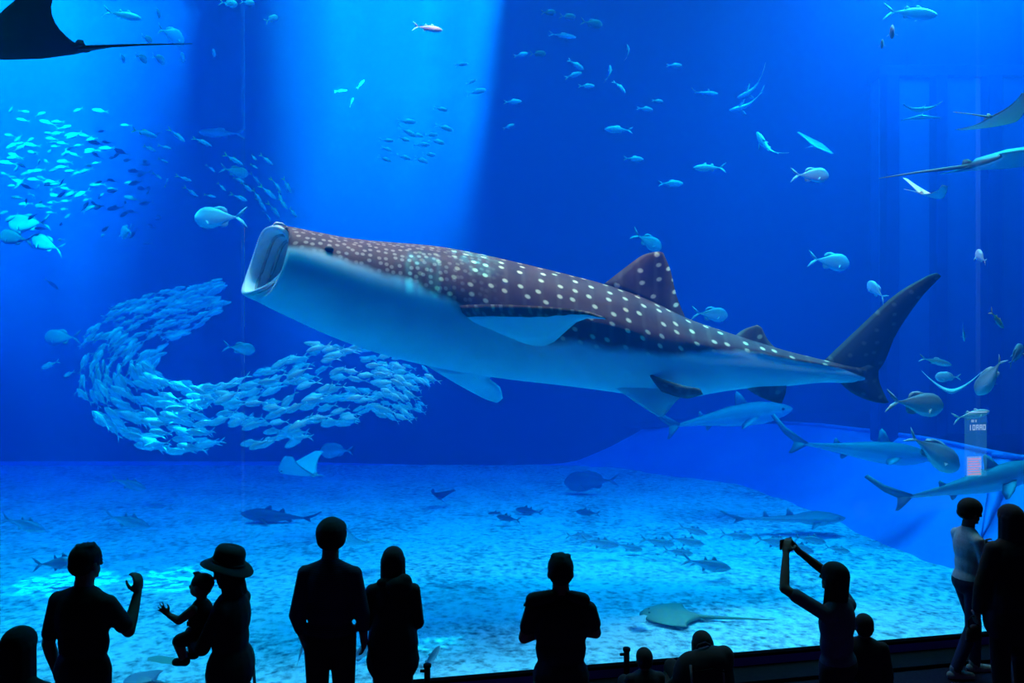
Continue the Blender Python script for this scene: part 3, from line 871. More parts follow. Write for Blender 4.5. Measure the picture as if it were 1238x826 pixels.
# fish turned away, above the yellow-tailed ones
for px, py, ln in [(178, 47, 20), (191, 15, 20), (192, 71, 24), (171, 70, 22), (220, 68, 24), (258, 63, 20), (148, 70, 20)]:
    S('deep_bodied_fish', 'oval', 'grey_fish', px, py, 13.2, ln, rng.choice((0, 180)), 78, 'small oval fish seen end-on under the long ray tail', 'fish', 'end-on fish below the ray tail')
S('deep_bodied_fish', 'oval', 'pale_fish', 207, 42, 12.4, 44, 0, 72, 'taller oval fish seen end-on beside the tip of the ray tail')
S('jack', 'mackerel', 'silver', 148, 18, 11.5, 46, -10, 5, 'silver jack with a bright back swimming over the dark ray tail')
S('jack', 'trevally', 'silver', 276, 4, 12, 23, -8, 0, 'small silver jack by the water surface above the dark band', 'fish', 'jacks by the surface')
S('jack', 'trevally', 'silver', 299, 3, 12, 18, -8, 0, 'small silver jack by the water surface above the dark band', 'fish', 'jacks by the surface')
S('jack', 'trevally', 'silver', 328, 23, 12, 19, 40, 30, 'small silver jack turning at the edge of the middle light shaft')
S('giant_trevally', 'trevally', 'pale_fish', 267, 263, 11.6, 68, 180, 8, 'pale giant trevally swimming ahead of the whale shark mouth')
S('trevally', 'trevally', 'pale_fish', 153, 280, 13, 42, 180, 50, 'deep-bodied trevally in the light below the loose school')
S('long_fish', 'slim', 'grey_fish', 268, 161, 17.5, 56, 178, 0, 'long faint fish behind the yellow-tailed fish')
S('trevally', 'trevally', 'grey_fish', 283, 207, 13.4, 34, -12, 10, 'faint trevally behind the yellow-tailed fish')
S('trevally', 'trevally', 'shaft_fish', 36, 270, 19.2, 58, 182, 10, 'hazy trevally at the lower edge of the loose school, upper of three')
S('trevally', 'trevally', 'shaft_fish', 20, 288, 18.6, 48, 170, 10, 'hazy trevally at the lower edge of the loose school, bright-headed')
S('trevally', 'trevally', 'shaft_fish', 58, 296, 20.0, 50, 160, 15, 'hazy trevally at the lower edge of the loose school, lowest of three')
S('small_jack', 'slim', 'shaft_fish', 62, 343, 19, 22, -38, 0, 'lone faint fish above the swirling school in the light shaft')
S('silver_fish', 'scad', 'silver', 61, 441, 12.8, 24, 202, 0, 'lone silver fish straying outside the swirling school', 'fish', 'strays beside the swirl')
S('silver_fish', 'scad', 'silver', 84, 452, 12.8, 17, 205, 10, 'lone silver fish straying outside the swirling school', 'fish', 'strays beside the swirl')
S('silver_fish', 'scad', 'silver', 95, 476, 12.8, 17, 250, 55, 'stray silver fish seen end-on beside the swirling school')
S('trevally', 'trevally', 'shaft_fish', 76, 408, 20.6, 50, 180, 10, 'hazy grey trevally behind the upper left of the swirl')
S('trevally', 'trevally', 'grey_fish', 289, 421, 13.4, 38, -8, 10, 'grey trevally alone in the open eye of the swirl')
S('silver_fish', 'slim', 'silver', 385, 417, 11.9, 36, 172, 0, 'bright bent silver fish between the swirl and the whale shark belly', bend=.5)
S('silver_fish', 'slim', 'silver', 411, 428, 12.0, 42, 190, 0, 'bright bent silver fish on the top edge of the swirl', bend=-.5)
S('faint_fish', 'oval', 'grey_fish', 407, 545, 17, 40, 180, 0, 'faint fish just under the swirling school')

# open water above the whale shark
S('white_jack', 'mackerel', 'pale_fish', 517, 34, 10.7, 37, -8, 0, 'bright white jack alone near the top of the middle shaft')
FG = 'small pale fish scattered above the whale shark'
FLb = 'small pale fish scattered in the blue above the whale shark back'
for px, py, ln, ang in [(570, 99, 14, 28), (576, 111, 24, 14), (620, 123, 22, 2), (615, 153, 15, 22), (630, 66, 18, 12), (558, 78, 16, 10)]:
    S('small_pale_fish', 'scad', 'pale_fish', px, py, 14, ln, ang, 0, FLb, 'fish', FG)
for px, py, ln, ang in [(412, 110, 16, 5), (436, 102, 14, 50), (425, 124, 13, 70)]:
    S('small_pale_fish', 'slim', 'pale_fish', px, py, 17, ln, ang, 0, 'hazy small fish deep inside the middle light shaft', 'fish', 'hazy fish in the middle shaft')
for px, py, ln, ang in [(663, 15, 18, 0), (686, 20, 20, -5), (715, 28, 27, -10), (650, 65, 20, 0)]:
    S('dark_jack', 'trevally', 'dark_fish', px, py, 13.5, ln, ang, 0, 'dark jack in the row under the surface above the dorsal fin', 'fish', 'dark jacks under the surface')
S('faint_fish', 'slim', 'grey_fish', 680, 43, 16, 34, -8, 0, 'faint grey fish below the row of dark jacks')
UG = 'silver fish gathered above the dorsal fin'
for px, py, ln, ang, bd in [(696, 78, 23, -32, 0), (693, 91, 22, 18, 0), (709, 104, 20, 0, 0), (780, 131, 19, -12, .4), (748, 157, 34, 178, 0), (766, 192, 24, -3, 0), (815, 79, 19, 0, 0), (795, 122, 14, -5, 0), (811, 222, 30, 0, 0)]:
    S('silver_fish', 'scad', 'silver', px, py, 13.2, ln, ang, 0, 'small silver fish in the open blue above the dorsal fin', 'fish', UG, bd)
S('silver_fish', 'slim', 'silver', 739, 88, 12.8, 24, 98, 20, 'upright bent silver fish above the dorsal fin, upper of a pair', bend=.5)
S('silver_fish', 'slim', 'silver', 750, 104, 12.8, 21, -52, 10, 'bent silver fish diving above the dorsal fin, lower of a pair', bend=.5)
S('silver_fish', 'slim', 'silver', 761, 62, 12.8, 18, 110, 0, 'bright curved silver fish standing upright near the surface', bend=.6)
S('reef_shark', 'shark', 'shark_grey', 852, 112, 16, 34, 0, 10, 'small distant shark left of the bent one', 'shark')
S('reef_shark', 'shark', 'pale_fish', 912, 110, 14, 42, 196, 20, 'small pale shark with its body bent upward', 'shark', bend=.7, roll=70)
S('reef_shark', 'shark', 'pale_fish', 904, 129, 14.4, 44, 188, 10, 'small pale shark just below the bent one', 'shark', bend=.5, roll=60)
S('leopard_shark', 'leopard', 'pale_fish', 927, 182, 12.6, 54, 112, 12, 'pale leopard shark climbing straight up with trailing tail', 'shark', bend=.8, roll=40)
S('jack', 'mackerel', 'silver', 858, 203, 12, 40, 180, 0, 'slender jack with a bright belly below the bent shark')
S('jack', 'trevally', 'silver', 979, 212, 11.6, 48, 0, 5, 'bright silver trevally under the hazy ray')
S('spanish_mackerel', 'mackerel', 'silver', 1101, 16, 12.2, 66, -4, 0, 'long mackerel with a bright back near the surface')
S('surgeonfish', 'oval', 'dark_fish', 1079, 37, 10.6, 34, 20, 66, 'dark round fish below the long mackerel, larger of two')
S('surgeonfish', 'oval', 'dark_fish', 1067, 52, 10.8, 22, 20, 70, 'small dark round fish below the long mackerel, smaller of two')

# around the tail of the whale shark
S('giant_trevally', 'trevally', 'pale_fish', 1002, 316, 12.2, 56, -6, 12, 'pale deep trevally above the whale shark tail base')
S('trevally', 'trevally', 'pale_fish', 1060, 352, 11.8, 36, 115, 45, 'pale trevally climbing beside the raised tail lobe')
S('trevally', 'trevally', 'grey_fish', 782, 291, 12.6, 44, -25, 18, 'hazy trevally over the tip of the first dorsal fin')
S('trevally', 'trevally', 'grey_fish', 858, 380, 12.6, 46, -4, 8, 'grey trevally above the whale shark back between its dorsal fins')
S('trevally', 'oval', 'pale_fish', 1186, 311, 10.2, 30, 80, 60, 'bright round fish seen end-on beside the pane seam')
S('green_fish', 'mackerel', 'ray_olive', 1205, 386, 9.6, 34, -42, 20, 'small greenish fish with open fins diving beside the seam')
S('grouper', 'grouper', 'grey_fish', 1197, 455, 9.8, 56, 250, 28, 'spotted grey grouper heading down beside the seam')
S('grouper', 'grouper', 'grey_fish', 1228, 430, 10.2, 44, 40, 30, 'grey grouper with ragged fins at the window side')
S('trevally', 'slim', 'grey_fish', 1131, 437, 11.2, 44, -12, 8, 'dim grey fish above the ray with lifted wings')
S('faint_fish', 'slim', 'grey_fish', 1165, 402, 10.9, 28, -65, 30, 'dim fish diving beside the light seam')
S('round_fish', 'oval', 'pale_fish', 1146, 456, 10.8, 28, 180, 20, 'round pale fish just above the ray with lifted wings')
S('tuna', 'trevally', 'grey_fish', 1106, 488, 9.9, 76, -6, 8, 'stout trevally with a bright back behind the tail fin')
S('silver_jack', 'mackerel', 'pale_fish', 1174, 502, 9.6, 46, 12, 0, 'pale silver fish swimming up past the stout trevally')
S('grouper', 'grouper', 'grey_fish', 1128, 546, 10.2, 84, -32, 10, 'large mottled grouper nosing down over the blue slope')

# sharks cruising over the blue slope
S('sand_tiger_shark', 'shark', 'shark_grey', 1040, 545, 13.6, 190, -6, 8, 'long grey shark cruising over the slope behind the grouper', 'shark', bend=.25)
S('sand_tiger_shark', 'shark', 'shark_grey', 868, 505, 15.5, 190, 6, 5, 'distant hazy shark under the whale shark anal fin', 'shark', bend=-.3)
S('sand_tiger_shark', 'shark', 'shark_grey', 1172, 588, 11.6, 210, 14, 5, 'big shark passing low behind the teenager and the sign reflection', 'shark', bend=.2)
S('guitarfish', 'guitar', 'shark_grey', 950, 627, 14.2, 148, 0, 3, 'flat-headed guitarfish gliding over the edge of the sand', 'guitarfish')

# lower left and over the sand
TG = 'tuna over the sand'
S('tuna', 'tuna', 'grey_fish', 155, 585, 14.5, 46, -17, 0, 'slim tuna with a bright belly over the far sand, upper of two')
S('tuna', 'tuna', 'grey_fish', 153, 630, 12.8, 58, -15, 0, 'slim tuna with a bright belly above the heads, lower of two')
S('tuna', 'tuna', 'grey_fish', 28, 634, 12.2, 56, -16, 0, 'dark-backed tuna alone over the sand beside the left shaft')
S('tuna', 'tuna', 'dark_fish', 70, 681, 11.2, 62, 4, 0, 'dark tuna half hidden by the head of the man raising a hand')
S('tuna', 'slim', 'grey_fish', 193, 612, 16, 34, 178, 0, 'faint fish between the two slim tunas')
S('leopard_shark', 'leopard', 'dark_fish', 345, 625, 15.2, 108, 176, 0, 'dark shark lying low over the sand behind the capped man', 'shark')
S('grouper', 'grouper', 'dark_fish', 715, 582, 18, 66, 182, 0, 'dark grouper low over the far sand below the whale shark')
for px, py, ln, ang, y_ in [(615, 627, 30, 170, 15), (640, 618, 34, 172, 16), (711, 620, 30, 175, 15.4), (602, 622, 24, 175, 16)]:
    S('dark_fish', 'tuna', 'dark_fish', px, py, y_, ln, ang, 0, 'dark slender fish low over the middle of the far sand', 'fish', 'dark fish over the far sand')
for px, py, ln, ang, y_ in [(725, 657, 46, -8, 12.6), (760, 662, 34, -10, 12.9), (795, 656, 42, -8, 12.7), (830, 655, 44, -10, 12.5), (855, 683, 58, -9, 11.5), (890, 648, 40, -8, 13.0), (838, 642, 36, -14, 13.2),
                            (935, 655, 50, -12, 12.3), (962, 662, 46, -16, 12.0), (978, 652, 42, -12, 12.6), (1013, 665, 30, -10, 12.2), (820, 668, 36, -6, 12.1), (700, 648, 34, -6, 13.2)]:
    S('tuna', 'tuna', 'grey_fish', px, py, y_, ln, ang, 0, 'blue-backed tuna in the group low over the sand under the guitarfish', 'fish', TG, rng.choice((-.2, 0, .2)))
S('wrasse', 'slim', 'grey_fish', 363, 792, 8.4, 30, 80, 40, 'small grey fish upright by the striped shirt of the capped man')
S('wrasse', 'trevally', 'grey_fish', 434, 792, 8.6, 40, 35, 30, 'grey fish between the capped man and the hooded woman')
S('wrasse', 'mackerel', 'grey_fish', 520, 799, 8.5, 42, 55, 10, 'slanting grey fish beside the hooded woman')
S('wrasse', 'trevally', 'pale_fish', 533, 807, 8.9, 36, 70, 35, 'pale fish behind the slanting grey one')

def ray(name, mesh_args, mat, px, py, Y, lpx, ang, yaw, roll, label):
    me = ray_mesh(name, **mesh_args); me.materials.append(M[mat]); me.materials.append(M['eye'])
    me.polygons.foreach_set('use_smooth', [True] * len(me.polygons))
    o = swim(name, None, None, px, py, Y, lpx, ang, yaw, label, 'ray', None, 0, roll, me)
    return o
# big dark manta entering at the top left, its long tail trailing behind
ray('manta_ray', dict(span=1.5, body=.95, sweep=.45, dih=.26, dpow=1.3, thick=.15, tail=1.05, tailw=.016, cephalic=True), 'ray_dark', 36, 60, 7.5, 128, 184, -6, -2, 'big dark manta ray with a long thin tail near the surface')
ray('manta_ray', dict(span=1.9, body=.9, sweep=.3, dih=.02, thick=.12, tail=.85, tailw=.022, cephalic=True), 'ray_brown', 1226, 194, 10.6, 120, 6, -14, 6, 'brown-backed manta ray with a white belly and pale tail')
ray('eagle_ray', dict(span=1.7, body=.62, sweep=.25, dih=.10, thick=.07, tail=.8), 'ray_olive', 1212, 144, 10.2, 62, -4, 10, -8, 'olive ray with a thin tail above the brown manta')
ray('eagle_ray', dict(span=1.5, body=.55, sweep=.28, dih=.28, thick=.05, tail=.5), 'ray_pale', 1125, 237, 10.4, 50, -10, 12, 18, 'slim pale ray gliding level below the brown manta tail')
ray('eagle_ray', dict(span=1.4, body=.6, sweep=.22, dih=.22, dpow=2.4, thick=.09, tail=.5), 'ray_pale', 1114, 133, 11.6, 30, 5, 74, 0, 'small pale ray seen end-on above its twin', )
ray('eagle_ray', dict(span=1.4, body=.6, sweep=.22, dih=-.12, dpow=1.6, thick=.08, tail=.5), 'ray_pale', 1112, 142, 12.0, 30, 5, 74, 0, 'small pale ray seen end-on below its twin')
ray('eagle_ray', dict(span=1.5, body=.7, sweep=.3, dih=.15, thick=.08, tail=.6), 'grey_fish', 988, 176, 15.5, 34, 20, 40, 40, 'hazy grey ray banking above the bright trevally')
ray('eagle_ray', dict(span=1.6, body=.6, sweep=.15, dih=.62, dpow=1.5, thick=.09, tail=.6), 'ray_pale', 1150, 474, 11.0, 40, 180, -62, 0, 'grey-blue ray flying at the window with both wings lifted')
ray('eagle_ray', dict(span=.85, body=.95, sweep=.12, dih=.40, dpow=1.1, thick=.06, tail=.25), 'ray_pale', 360, 573, 14.0, 62, 180, 28, 0, 'bright white ray with two lifted wing tips over the far sand')
ray('eagle_ray', dict(span=1.5, body=.7, sweep=.25, dih=.2, thick=.06, tail=.5), 'ray_pale', 432, 657, 11.8, 46, 196, 30, 22, 'pale ray half hidden behind the head of the capped man')
ray('eagle_ray', dict(span=1.4, body=.6, sweep=.25, dih=.5, thick=.06, tail=.5), 'ray_dark', 528, 600, 16.5, 26, 150, 40, 10, 'dark ray with one wing tip raised over the far sand')
ray('stingray', dict(span=1.05, body=.95, sweep=.04, dih=.03, thick=.10, tail=1.1, tailw=.03, dorsal=False, lexp=2.3), 'ray_olive', 812, 745, 10.0, 78, 180, 8, 0, 'olive stingray with a long tail resting low over the near sand')
ray('stingray', dict(span=1.15, body=.95, sweep=.03, dih=.05, thick=.13, tail=.6, tailw=.05, dorsal=True, lexp=2.1), 'ray_olive', 201, 808, 8.7, 86, 180, 20, 0, 'broad round stingray behind the woman with the hat')
ray('stingray', dict(span=1.1, body=.9, sweep=.03, dih=.05, thick=.12, tail=.6, tailw=.05, dorsal=True, lexp=2.1), 'grey_fish', 172, 822, 7.6, 46, 180, 20, 0, 'smaller round ray below the broad stingray')
ray('stingray', dict(span=1.0, body=.85, sweep=.05, dih=.12, thick=.05, tail=.7), 'ray_pale', 772, 750, 9.6, 26, 175, 35, 0, 'small pale ray at the snout of the olive stingray')

# ---------------------------------------------------------------- people
def remesh(o, voxel, iters=2, factor=.5):
    m = o.modifiers.new('remesh', 'REMESH'); m.mode = 'VOXEL'; m.voxel_size = voxel; m.use_smooth_shade = True
    if iters:
        s_ = o.modifiers.new('smooth', 'SMOOTH'); s_.iterations = iters; s_.factor = factor

class Blob(MB):
    """closed shells that the voxel remesh fuses into one skin"""
    def cap(s, p, r, q, t, n=12):
        p, q = Vector(p), Vector(q)
        d = q - p; ln = max(d.length, 1e-4); d = d / ln
        a = d.orthogonal().normalized(); b = d.cross(a)
        rings = []
        for k in range(5):
            an = PI / 2 * (1 - k / 4)
            rings.append((p - d * r * math.sin(an), max(r * math.cos(an), r * .08)))
        for k in range(5):
            an = PI / 2 * k / 4
            rings.append((q + d * t * math.sin(an), max(t * math.cos(an), t * .08)))
        s.rings([[c + (a * math.cos(2 * PI * j / n) + b * math.sin(2 * PI * j / n)) * rr for j in range(n)] for c, rr in rings])
    def ell(s, c, r, rot=None, nu=16, nv=10):
        k = len(s.v)
        s.ball((0, 0, 0), tuple(r), nu, nv)
        c = Vector(c)
        for i in range(k, len(s.v)):
            p = Vector(s.v[i])
            if rot is not None: p = rot @ p
            s.v[i] = tuple(p + c)
    def chain(s, pts, radii):
        for i in range(len(pts) - 1): s.cap(pts[i], radii[i], pts[i + 1], radii[i + 1], 10)

def hand(bl, wrist, d, palm, curl=.5, k=1.0, side=1, spread=.0):
    """palm, four unequal jointed fingers and a thumb that leaves the side of the palm"""
    wrist = Vector(wrist); d = Vector(d).normalized(); palm = Vector(palm)
    palm = (palm - d * palm.dot(d)).normalized()
    lat = d.cross(palm).normalized() * side            # towards the thumb
    c = wrist + d * .045 * k
    rot = Matrix((d, lat, palm)).transposed()
    bl.ell(c, (.052 * k, .040 * k, .017 * k), rot)
    bl.cap(wrist - d * .02 * k, .026 * k, wrist + d * .02 * k, .027 * k)
    for i, (off, ln) in enumerate(((.029, .072), (.010, .080), (-.010, .074), (-.028, .058))):
        base = wrist + d * .085 * k + lat * off * k
        ca = curl * R(75)
        p = base; dr = d.copy()
        dr = (d + lat * off * spread * 12).normalized()
        pts = [base - d * .02 * k, base]
        for seg, frac in ((0, .45), (1, .32), (2, .23)):
            an = ca * (.6 + .5 * seg)
            dd = dr * math.cos(an) + palm * math.sin(an)
            p = p + dd * ln * frac * k
            pts.append(p)
        bl.chain(pts, [.0100 * k, .0096 * k, .0090 * k, .0084 * k, .0076 * k])
    t0 = wrist + d * .025 * k + lat * .03 * k
    t1 = t0 + (d * .6 + lat * .75 + palm * .25).normalized() * .036 * k
    t2 = t1 + (d * .85 + lat * .15 + palm * (.3 + curl * .5)).normalized() * .030 * k
    t3 = t2 + (d * .8 - lat * .25 + palm * (.3 + curl * .7)).normalized() * .024 * k
    bl.chain([t0, t1, t2, t3], [.0125 * k, .0115 * k, .0102 * k, .0088 * k])

SKIN = mat_noise('skin', (.10, .055, .035), (.13, .07, .05), 12, .7)
HAIR = mat_noise('black_hair', (.002, .002, .0025), (.004, .004, .004), 60, .9)
CLOTH = {}
def cloth(name, c):
    if max(c) < .03: c = tuple(x * .45 for x in c)
    if name not in CLOTH:
        CLOTH[name] = mat_noise(name, tuple(x * .8 for x in c), c, 60, .9, .08)
    return CLOTH[name]
def striped(name, c1, c2, scale):
    m, nt, b = nodes_of(name)
    tc = N(nt, 'ShaderNodeTexCoord'); wv_ = N(nt, 'ShaderNodeTexWave', bands_direction='Z'); wv_.inputs['Scale'].default_value = scale
    L(nt, tc.outputs['Object'], wv_.inputs['Vector'])
    r = ramp(nt, wv_.outputs[0], [(.45, c1), (.55, c2)]); L(nt, r.outputs[0], b.inputs['Base Color'])
    b.inputs['Roughness'].default_value = .9
    return m

def person(label, px, Y, face, H=1.7, build=1.0, sh=1.0, arms=None, legs=None, hair='short', top=None, bottom=None, kind='trousers', sleeve=1.0, shoe=None, headturn=0, headtilt=0, lean=0, curl=.45, base_z=0.0, pelvis=None, handr=None, handl=None, vox=.0085, hs=1.0):
    """a standing figure facing local +Y; arms = {'L': (elbow, wrist), 'R': ...} in metres from the floor"""
    loc = at(px, CY, Y); loc.z = base_z
    root = empty('person', loc, R(face))
    tag(root, label, 'person')
    h = H
    hip = {s: Vector((s * .052 * h, 0, .515 * h)) for s in (-1, 1)}
    pz = Vector((0, 0, 0))
    if pelvis is not None:
        pz = Vector(pelvis) - Vector((0, 0, .53 * h))
    lv = lambda z: Vector((0, lean * (z - .53 * h), 0)) + pz       # forward lean of the trunk
    S_ = lambda x, y, z: Vector((x, y, z)) + lv(z)
    shj = {s: S_(s * .106 * h * sh, -.005, .790 * h) for s in (-1, 1)}
    kn = {s: Vector((s * .055 * h, .012 * h, .285 * h)) for s in (-1, 1)}
    an = {s: Vector((s * .058 * h, -.01 * h, .045 * h)) for s in (-1, 1)}
    if legs:
        for k_, s in (('L', -1), ('R', 1)):
            if k_ in legs: kn[s], an[s] = Vector(legs[k_][0]), Vector(legs[k_][1])
    for s in hip: hip[s] = hip[s] + pz
    el = {s: S_(s * .135 * h * sh, -.02 * h, .630 * h) for s in (-1, 1)}
    wr = {s: S_(s * .138 * h * sh, .035 * h, .485 * h) for s in (-1, 1)}
    if arms:
        for k_, s in (('L', -1), ('R', 1)):
            if k_ in arms: el[s], wr[s] = Vector(arms[k_][0]), Vector(arms[k_][1])
    hc = S_(0, .018 * h, .928 * h - (hs - 1) * .10 * h)                     # head centre
    hr = Matrix.Rotation(R(headturn), 3, 'Z') @ Matrix.Rotation(R(headtilt), 3, 'X')
    HP = lambda x, y, z: hc + hr @ Vector((x, y, z)) * hs
    k = h / 1.7
    b = build

    def trunk(bl, g, low=True, high=True):
        for s in (-1, 1):
            bl.cap(shj[s] - Vector((s * .01, 0, .005)), .045 * k * b + g, S_(s * .02, -.01, .822 * h), .046 * k + g)
        bl.cap(shj[-1], .044 * k * b + g, shj[1], .044 * k * b + g)
        bl.ell(S_(0, 0, .735 * h), (.100 * h * b * sh + g, .064 * h * b + g, .115 * h + g))
        bl.ell(S_(0, .002, .64 * h), (.087 * h * b + g, .060 * h * b + g, .10 * h + g))
        if low: bl.ell(S_(0, -.008, .545 * h), (.096 * h * b + g, .068 * h * b + g, .075 * h + g))
    def leg(bl, s, g, to=1.0):
        bl.cap(hip[s], .078 * k * b + g, kn[s], .052 * k * b + g)
        bl.cap(kn[s], .052 * k * b + g, kn[s].lerp(an[s], .35), .052 * k * b + g)
        bl.cap(kn[s].lerp(an[s], .35), .052 * k * b + g, an[s], .036 * k * b + g)
    # body: one skin
    bl = Blob()
    trunk(bl, 0)
    for s in (-1, 1):
        leg(bl, s, 0)
        bl.cap(shj[s], .047 * k * b, el[s], .038 * k * b)
        m_ = el[s].lerp(wr[s], .3)
        bl.cap(el[s], .037 * k * b, m_, .038 * k * b); bl.cap(m_, .038 * k * b, wr[s], .026 * k * b)
        d = (wr[s] - el[s]).normalized()
        spec = handr if s == 1 else handl
        if spec: hand(bl, wr[s], spec[0], spec[1], spec[2] if len(spec) > 2 else curl, k, spec[3] if len(spec) > 3 else s)
        else: hand(bl, wr[s], d, Vector((-s, .2, 0)), curl, k, s)
        # foot inside the shoe
        bl.cap(an[s], .036 * k, an[s] + Vector((0, .02, -.03)) * k, .036 * k)
        bl.cap(an[s] + Vector((0, -.03, -.04)) * k, .034 * k, an[s] + Vector((0, .13, -.045)) * k, .028 * k)
    bl.cap(S_(0, -.008, .80 * h), .064 * k, hc + Vector((0, -.014, -.05 * k)), .056 * k)
    bl.ell(HP(0, -.008 * k, .02 * k), (.074 * k * hs, .092 * k * hs, .092 * k * hs), hr)
    bl.ell(HP(0, .022 * k, -.045 * k), (.058 * k * hs, .064 * k * hs, .066 * k * hs), hr)
    bl.cap(HP(0, .088 * k, .012 * k), .011 * k, HP(0, .104 * k, -.022 * k), .015 * k)       # nose
    bl.cap(HP(-.02 * k, .074 * k, -.055 * k), .009 * k, HP(.02 * k, .074 * k, -.055 * k), .009 * k)   # lips
    bl.ell(HP(0, .066 * k, -.092 * k), (.022 * k, .018 * k, .016 * k))                       # chin
    bl.cap(HP(-.03 * k, .078 * k, .03 * k), .012 * k, HP(.03 * k, .078 * k, .03 * k), .012 * k)       # brow
    for s in (-1, 1):
        bl.ell(HP(s * .077 * k, -.008 * k, -.008 * k), (.012 * k, .022 * k, .032 * k), hr)
    body = obj('body', bl.mesh('body'), root, [SKIN]); remesh(body, vox, 2)
    for s in (-1, 1):
        t = MB(); t.ball((0, 0, 0), .0125 * k, 10, 8)
        e = obj('eye', t.mesh('eye'), root, [M['eye']]); e.location = HP(s * .031 * k, .076 * k, .008 * k)
    # hair
    hb = Blob()
    if hair in ('short', 'puffy', 'bowl', 'child'):
        g = {'short': .014, 'puffy': .034, 'bowl': .026, 'child': .012}[hair] * k; K0 = k; k = k * hs
        hb.ell(HP(0, -.014 * K0, .040 * K0), (.074 * k + g, .092 * k + g, .086 * k + g * .8), hr)
        hb.ell(HP(0, -.045 * K0, -.002 * K0), (.066 * k + g, .060 * k + g, .070 * k), hr)
        if hair == 'short':
            for i in range(14):
                a_ = i * 2.4; q = Vector((.05 * math.cos(a_), .06 * math.sin(a_) - .01, .105)) * k
                hb.cap(HP(*(q * .85)), .014 * k, HP(*(q * 1.0)) + Vector((.010 * math.cos(a_ * 3), 0, .014 * k)), .012 * k, 6)
        if hair == 'puffy':
            hb.ell(HP(.035 * k, -.01, .07 * k), (.07 * k, .085 * k, .065 * k)); hb.ell(HP(-.03 * k, -.01, .06 * k), (.075 * k, .085 * k, .07 * k))
        if hair == 'bowl':
            hb.ell(HP(0, .04 * k, .055 * k), (.07 * k, .065 * k, .05 * k), hr)
    else:
        hb.ell(HP(0, -.014 * k, .035 * k), (.094 * k, .112 * k, .098 * k), hr)
        ln = {'long': .30, 'bob': .14, 'ponytail': .08}[hair] * k
        for i in range(9):
            a_ = R(150 + 240 * i / 8); x_, y_ = .075 * k * math.sin(a_ + PI), -.0 + .07 * k * math.cos(a_)
            hb.cap(HP(.072 * k * math.sin(R(-100 + 25 * i)), -.02 * k - .07 * k * math.cos(R(-100 + 25 * i)), .02 * k), .034 * k,
                   HP(.086 * k * math.sin(R(-100 + 25 * i)), -.02 * k - .085 * k * math.cos(R(-100 + 25 * i)), -.02 * k - ln), .022 * k, 8)
        if hair == 'ponytail':
            hb.cap(HP(.02, -.11 * k, .02 * k), .03 * k, HP(.05, -.13 * k, -.16 * k), .022 * k)
    k = h / 1.7
    ho = obj('hair', hb.mesh('hair'), root, [HAIR]); remesh(ho, .009, 2)
    # top
    tm = top or cloth('black_cotton', (.010, .010, .012))
    tb = Blob(); trunk(tb, .013 * k)
    for s in (-1, 1):
        tb.cap(shj[s], .050 * k * b + .006, shj[s].lerp(el[s], min(1, sleeve)), (.050 if sleeve < 1 else .046) * k * b + .004)
        if sleeve > 1:
            tb.cap(el[s], .047 * k * b + .004, el[s].lerp(wr[s], min(.97, sleeve - 1)), .036 * k * b + .006)
    tb.cap(S_(0, -.008, .80 * h), .064 * k, S_(0, -.004, .838 * h), .060 * k)          # collar
    if kind == 'dress':
        for (z0, r0, z1, r1) in ((.60, .105, .42, .125), (.42, .125, .30, .14)):
            tb.ell(S_(0, 0, (z0 + z1) / 2 * h), (.128 * h * b * (1 if z0 > .5 else 1.05), .085 * h * b, (z0 - z1) * h * .72))
    if kind == 'coat':
        tb.ell(S_(0, -.005, .53 * h), (.120 * h * b, .082 * h * b, .17 * h))
        tb.ell(S_(0, -.005, .45 * h), (.125 * h * b, .085 * h * b, .13 * h))
    to = obj('shirt' if kind == 'trousers' or kind == 'shorts' else kind, tb.mesh('shirt'), root, [tm]); remesh(to, .011, 3)
    # legs
    bm_ = bottom or cloth('black_denim', (.009, .009, .012))
    lb = Blob(); lb.ell(Vector((0, -.008, .535 * h)) + pz, (.100 * h * b + .012, .072 * h * b + .010, .07 * h + .01))
    for s in (-1, 1):
        g = .014 * k
        if kind == 'shorts':
            lb.cap(hip[s], .078 * k * b + g, kn[s].lerp(hip[s], .1), .064 * k * b + g)
        else:
            lb.cap(hip[s], .078 * k * b + g, kn[s], .056 * k * b + g); lb.cap(kn[s], .056 * k * b + g, an[s] + Vector((0, 0, .02)), .046 * k * b + g * .8)
    lo = obj('trousers' if kind != 'shorts' else 'shorts', lb.mesh('trousers'), root, [bm_]); remesh(lo, .012, 3)
    sm = shoe or cloth('black_shoe', (.012, .012, .014))
    for s in (-1, 1):
        fb = Blob(); a_ = an[s]; f0 = a_.z
        fb.cap(a_ + Vector((0, -.045, -.042)) * k, .040 * k, a_ + Vector((0, .06, -.044)) * k, .044 * k)
        fb.cap(a_ + Vector((0, .06, -.046)) * k, .044 * k, a_ + Vector((s * .006, .15, -.050)) * k, .033 * k)
        fb.cap(a_ + Vector((0, -.01, -.03)) * k, .043 * k, a_ + Vector((0, -.012, .022)) * k, .043 * k)
        m_ = fb.mesh('shoe')
        # flat sole: nothing below the floor
        for v_ in m_.vertices: v_.co.z = max(v_.co.z, min(a_.z - .074 * k, .003) if base_z == 0 and a_.z < .15 else v_.co.z)
        obj('shoe', m_, root, [sm])
    root['head'] = tuple(hc)
    return root, dict(hc=hc, hr=hr, HP=HP, el=el, wr=wr, sh=shj, k=k, S=S_)

def local(root, p):
    return Matrix.Translation(root.location) @ root.rotation_euler.to_matrix().to_4x4() @ Vector(p)

# a woman with long loose hair, just her head and shoulder show
person('person with smooth long dark hair, only head and one shoulder showing', 20, 4.25, -6, H=1.53, hair='long')
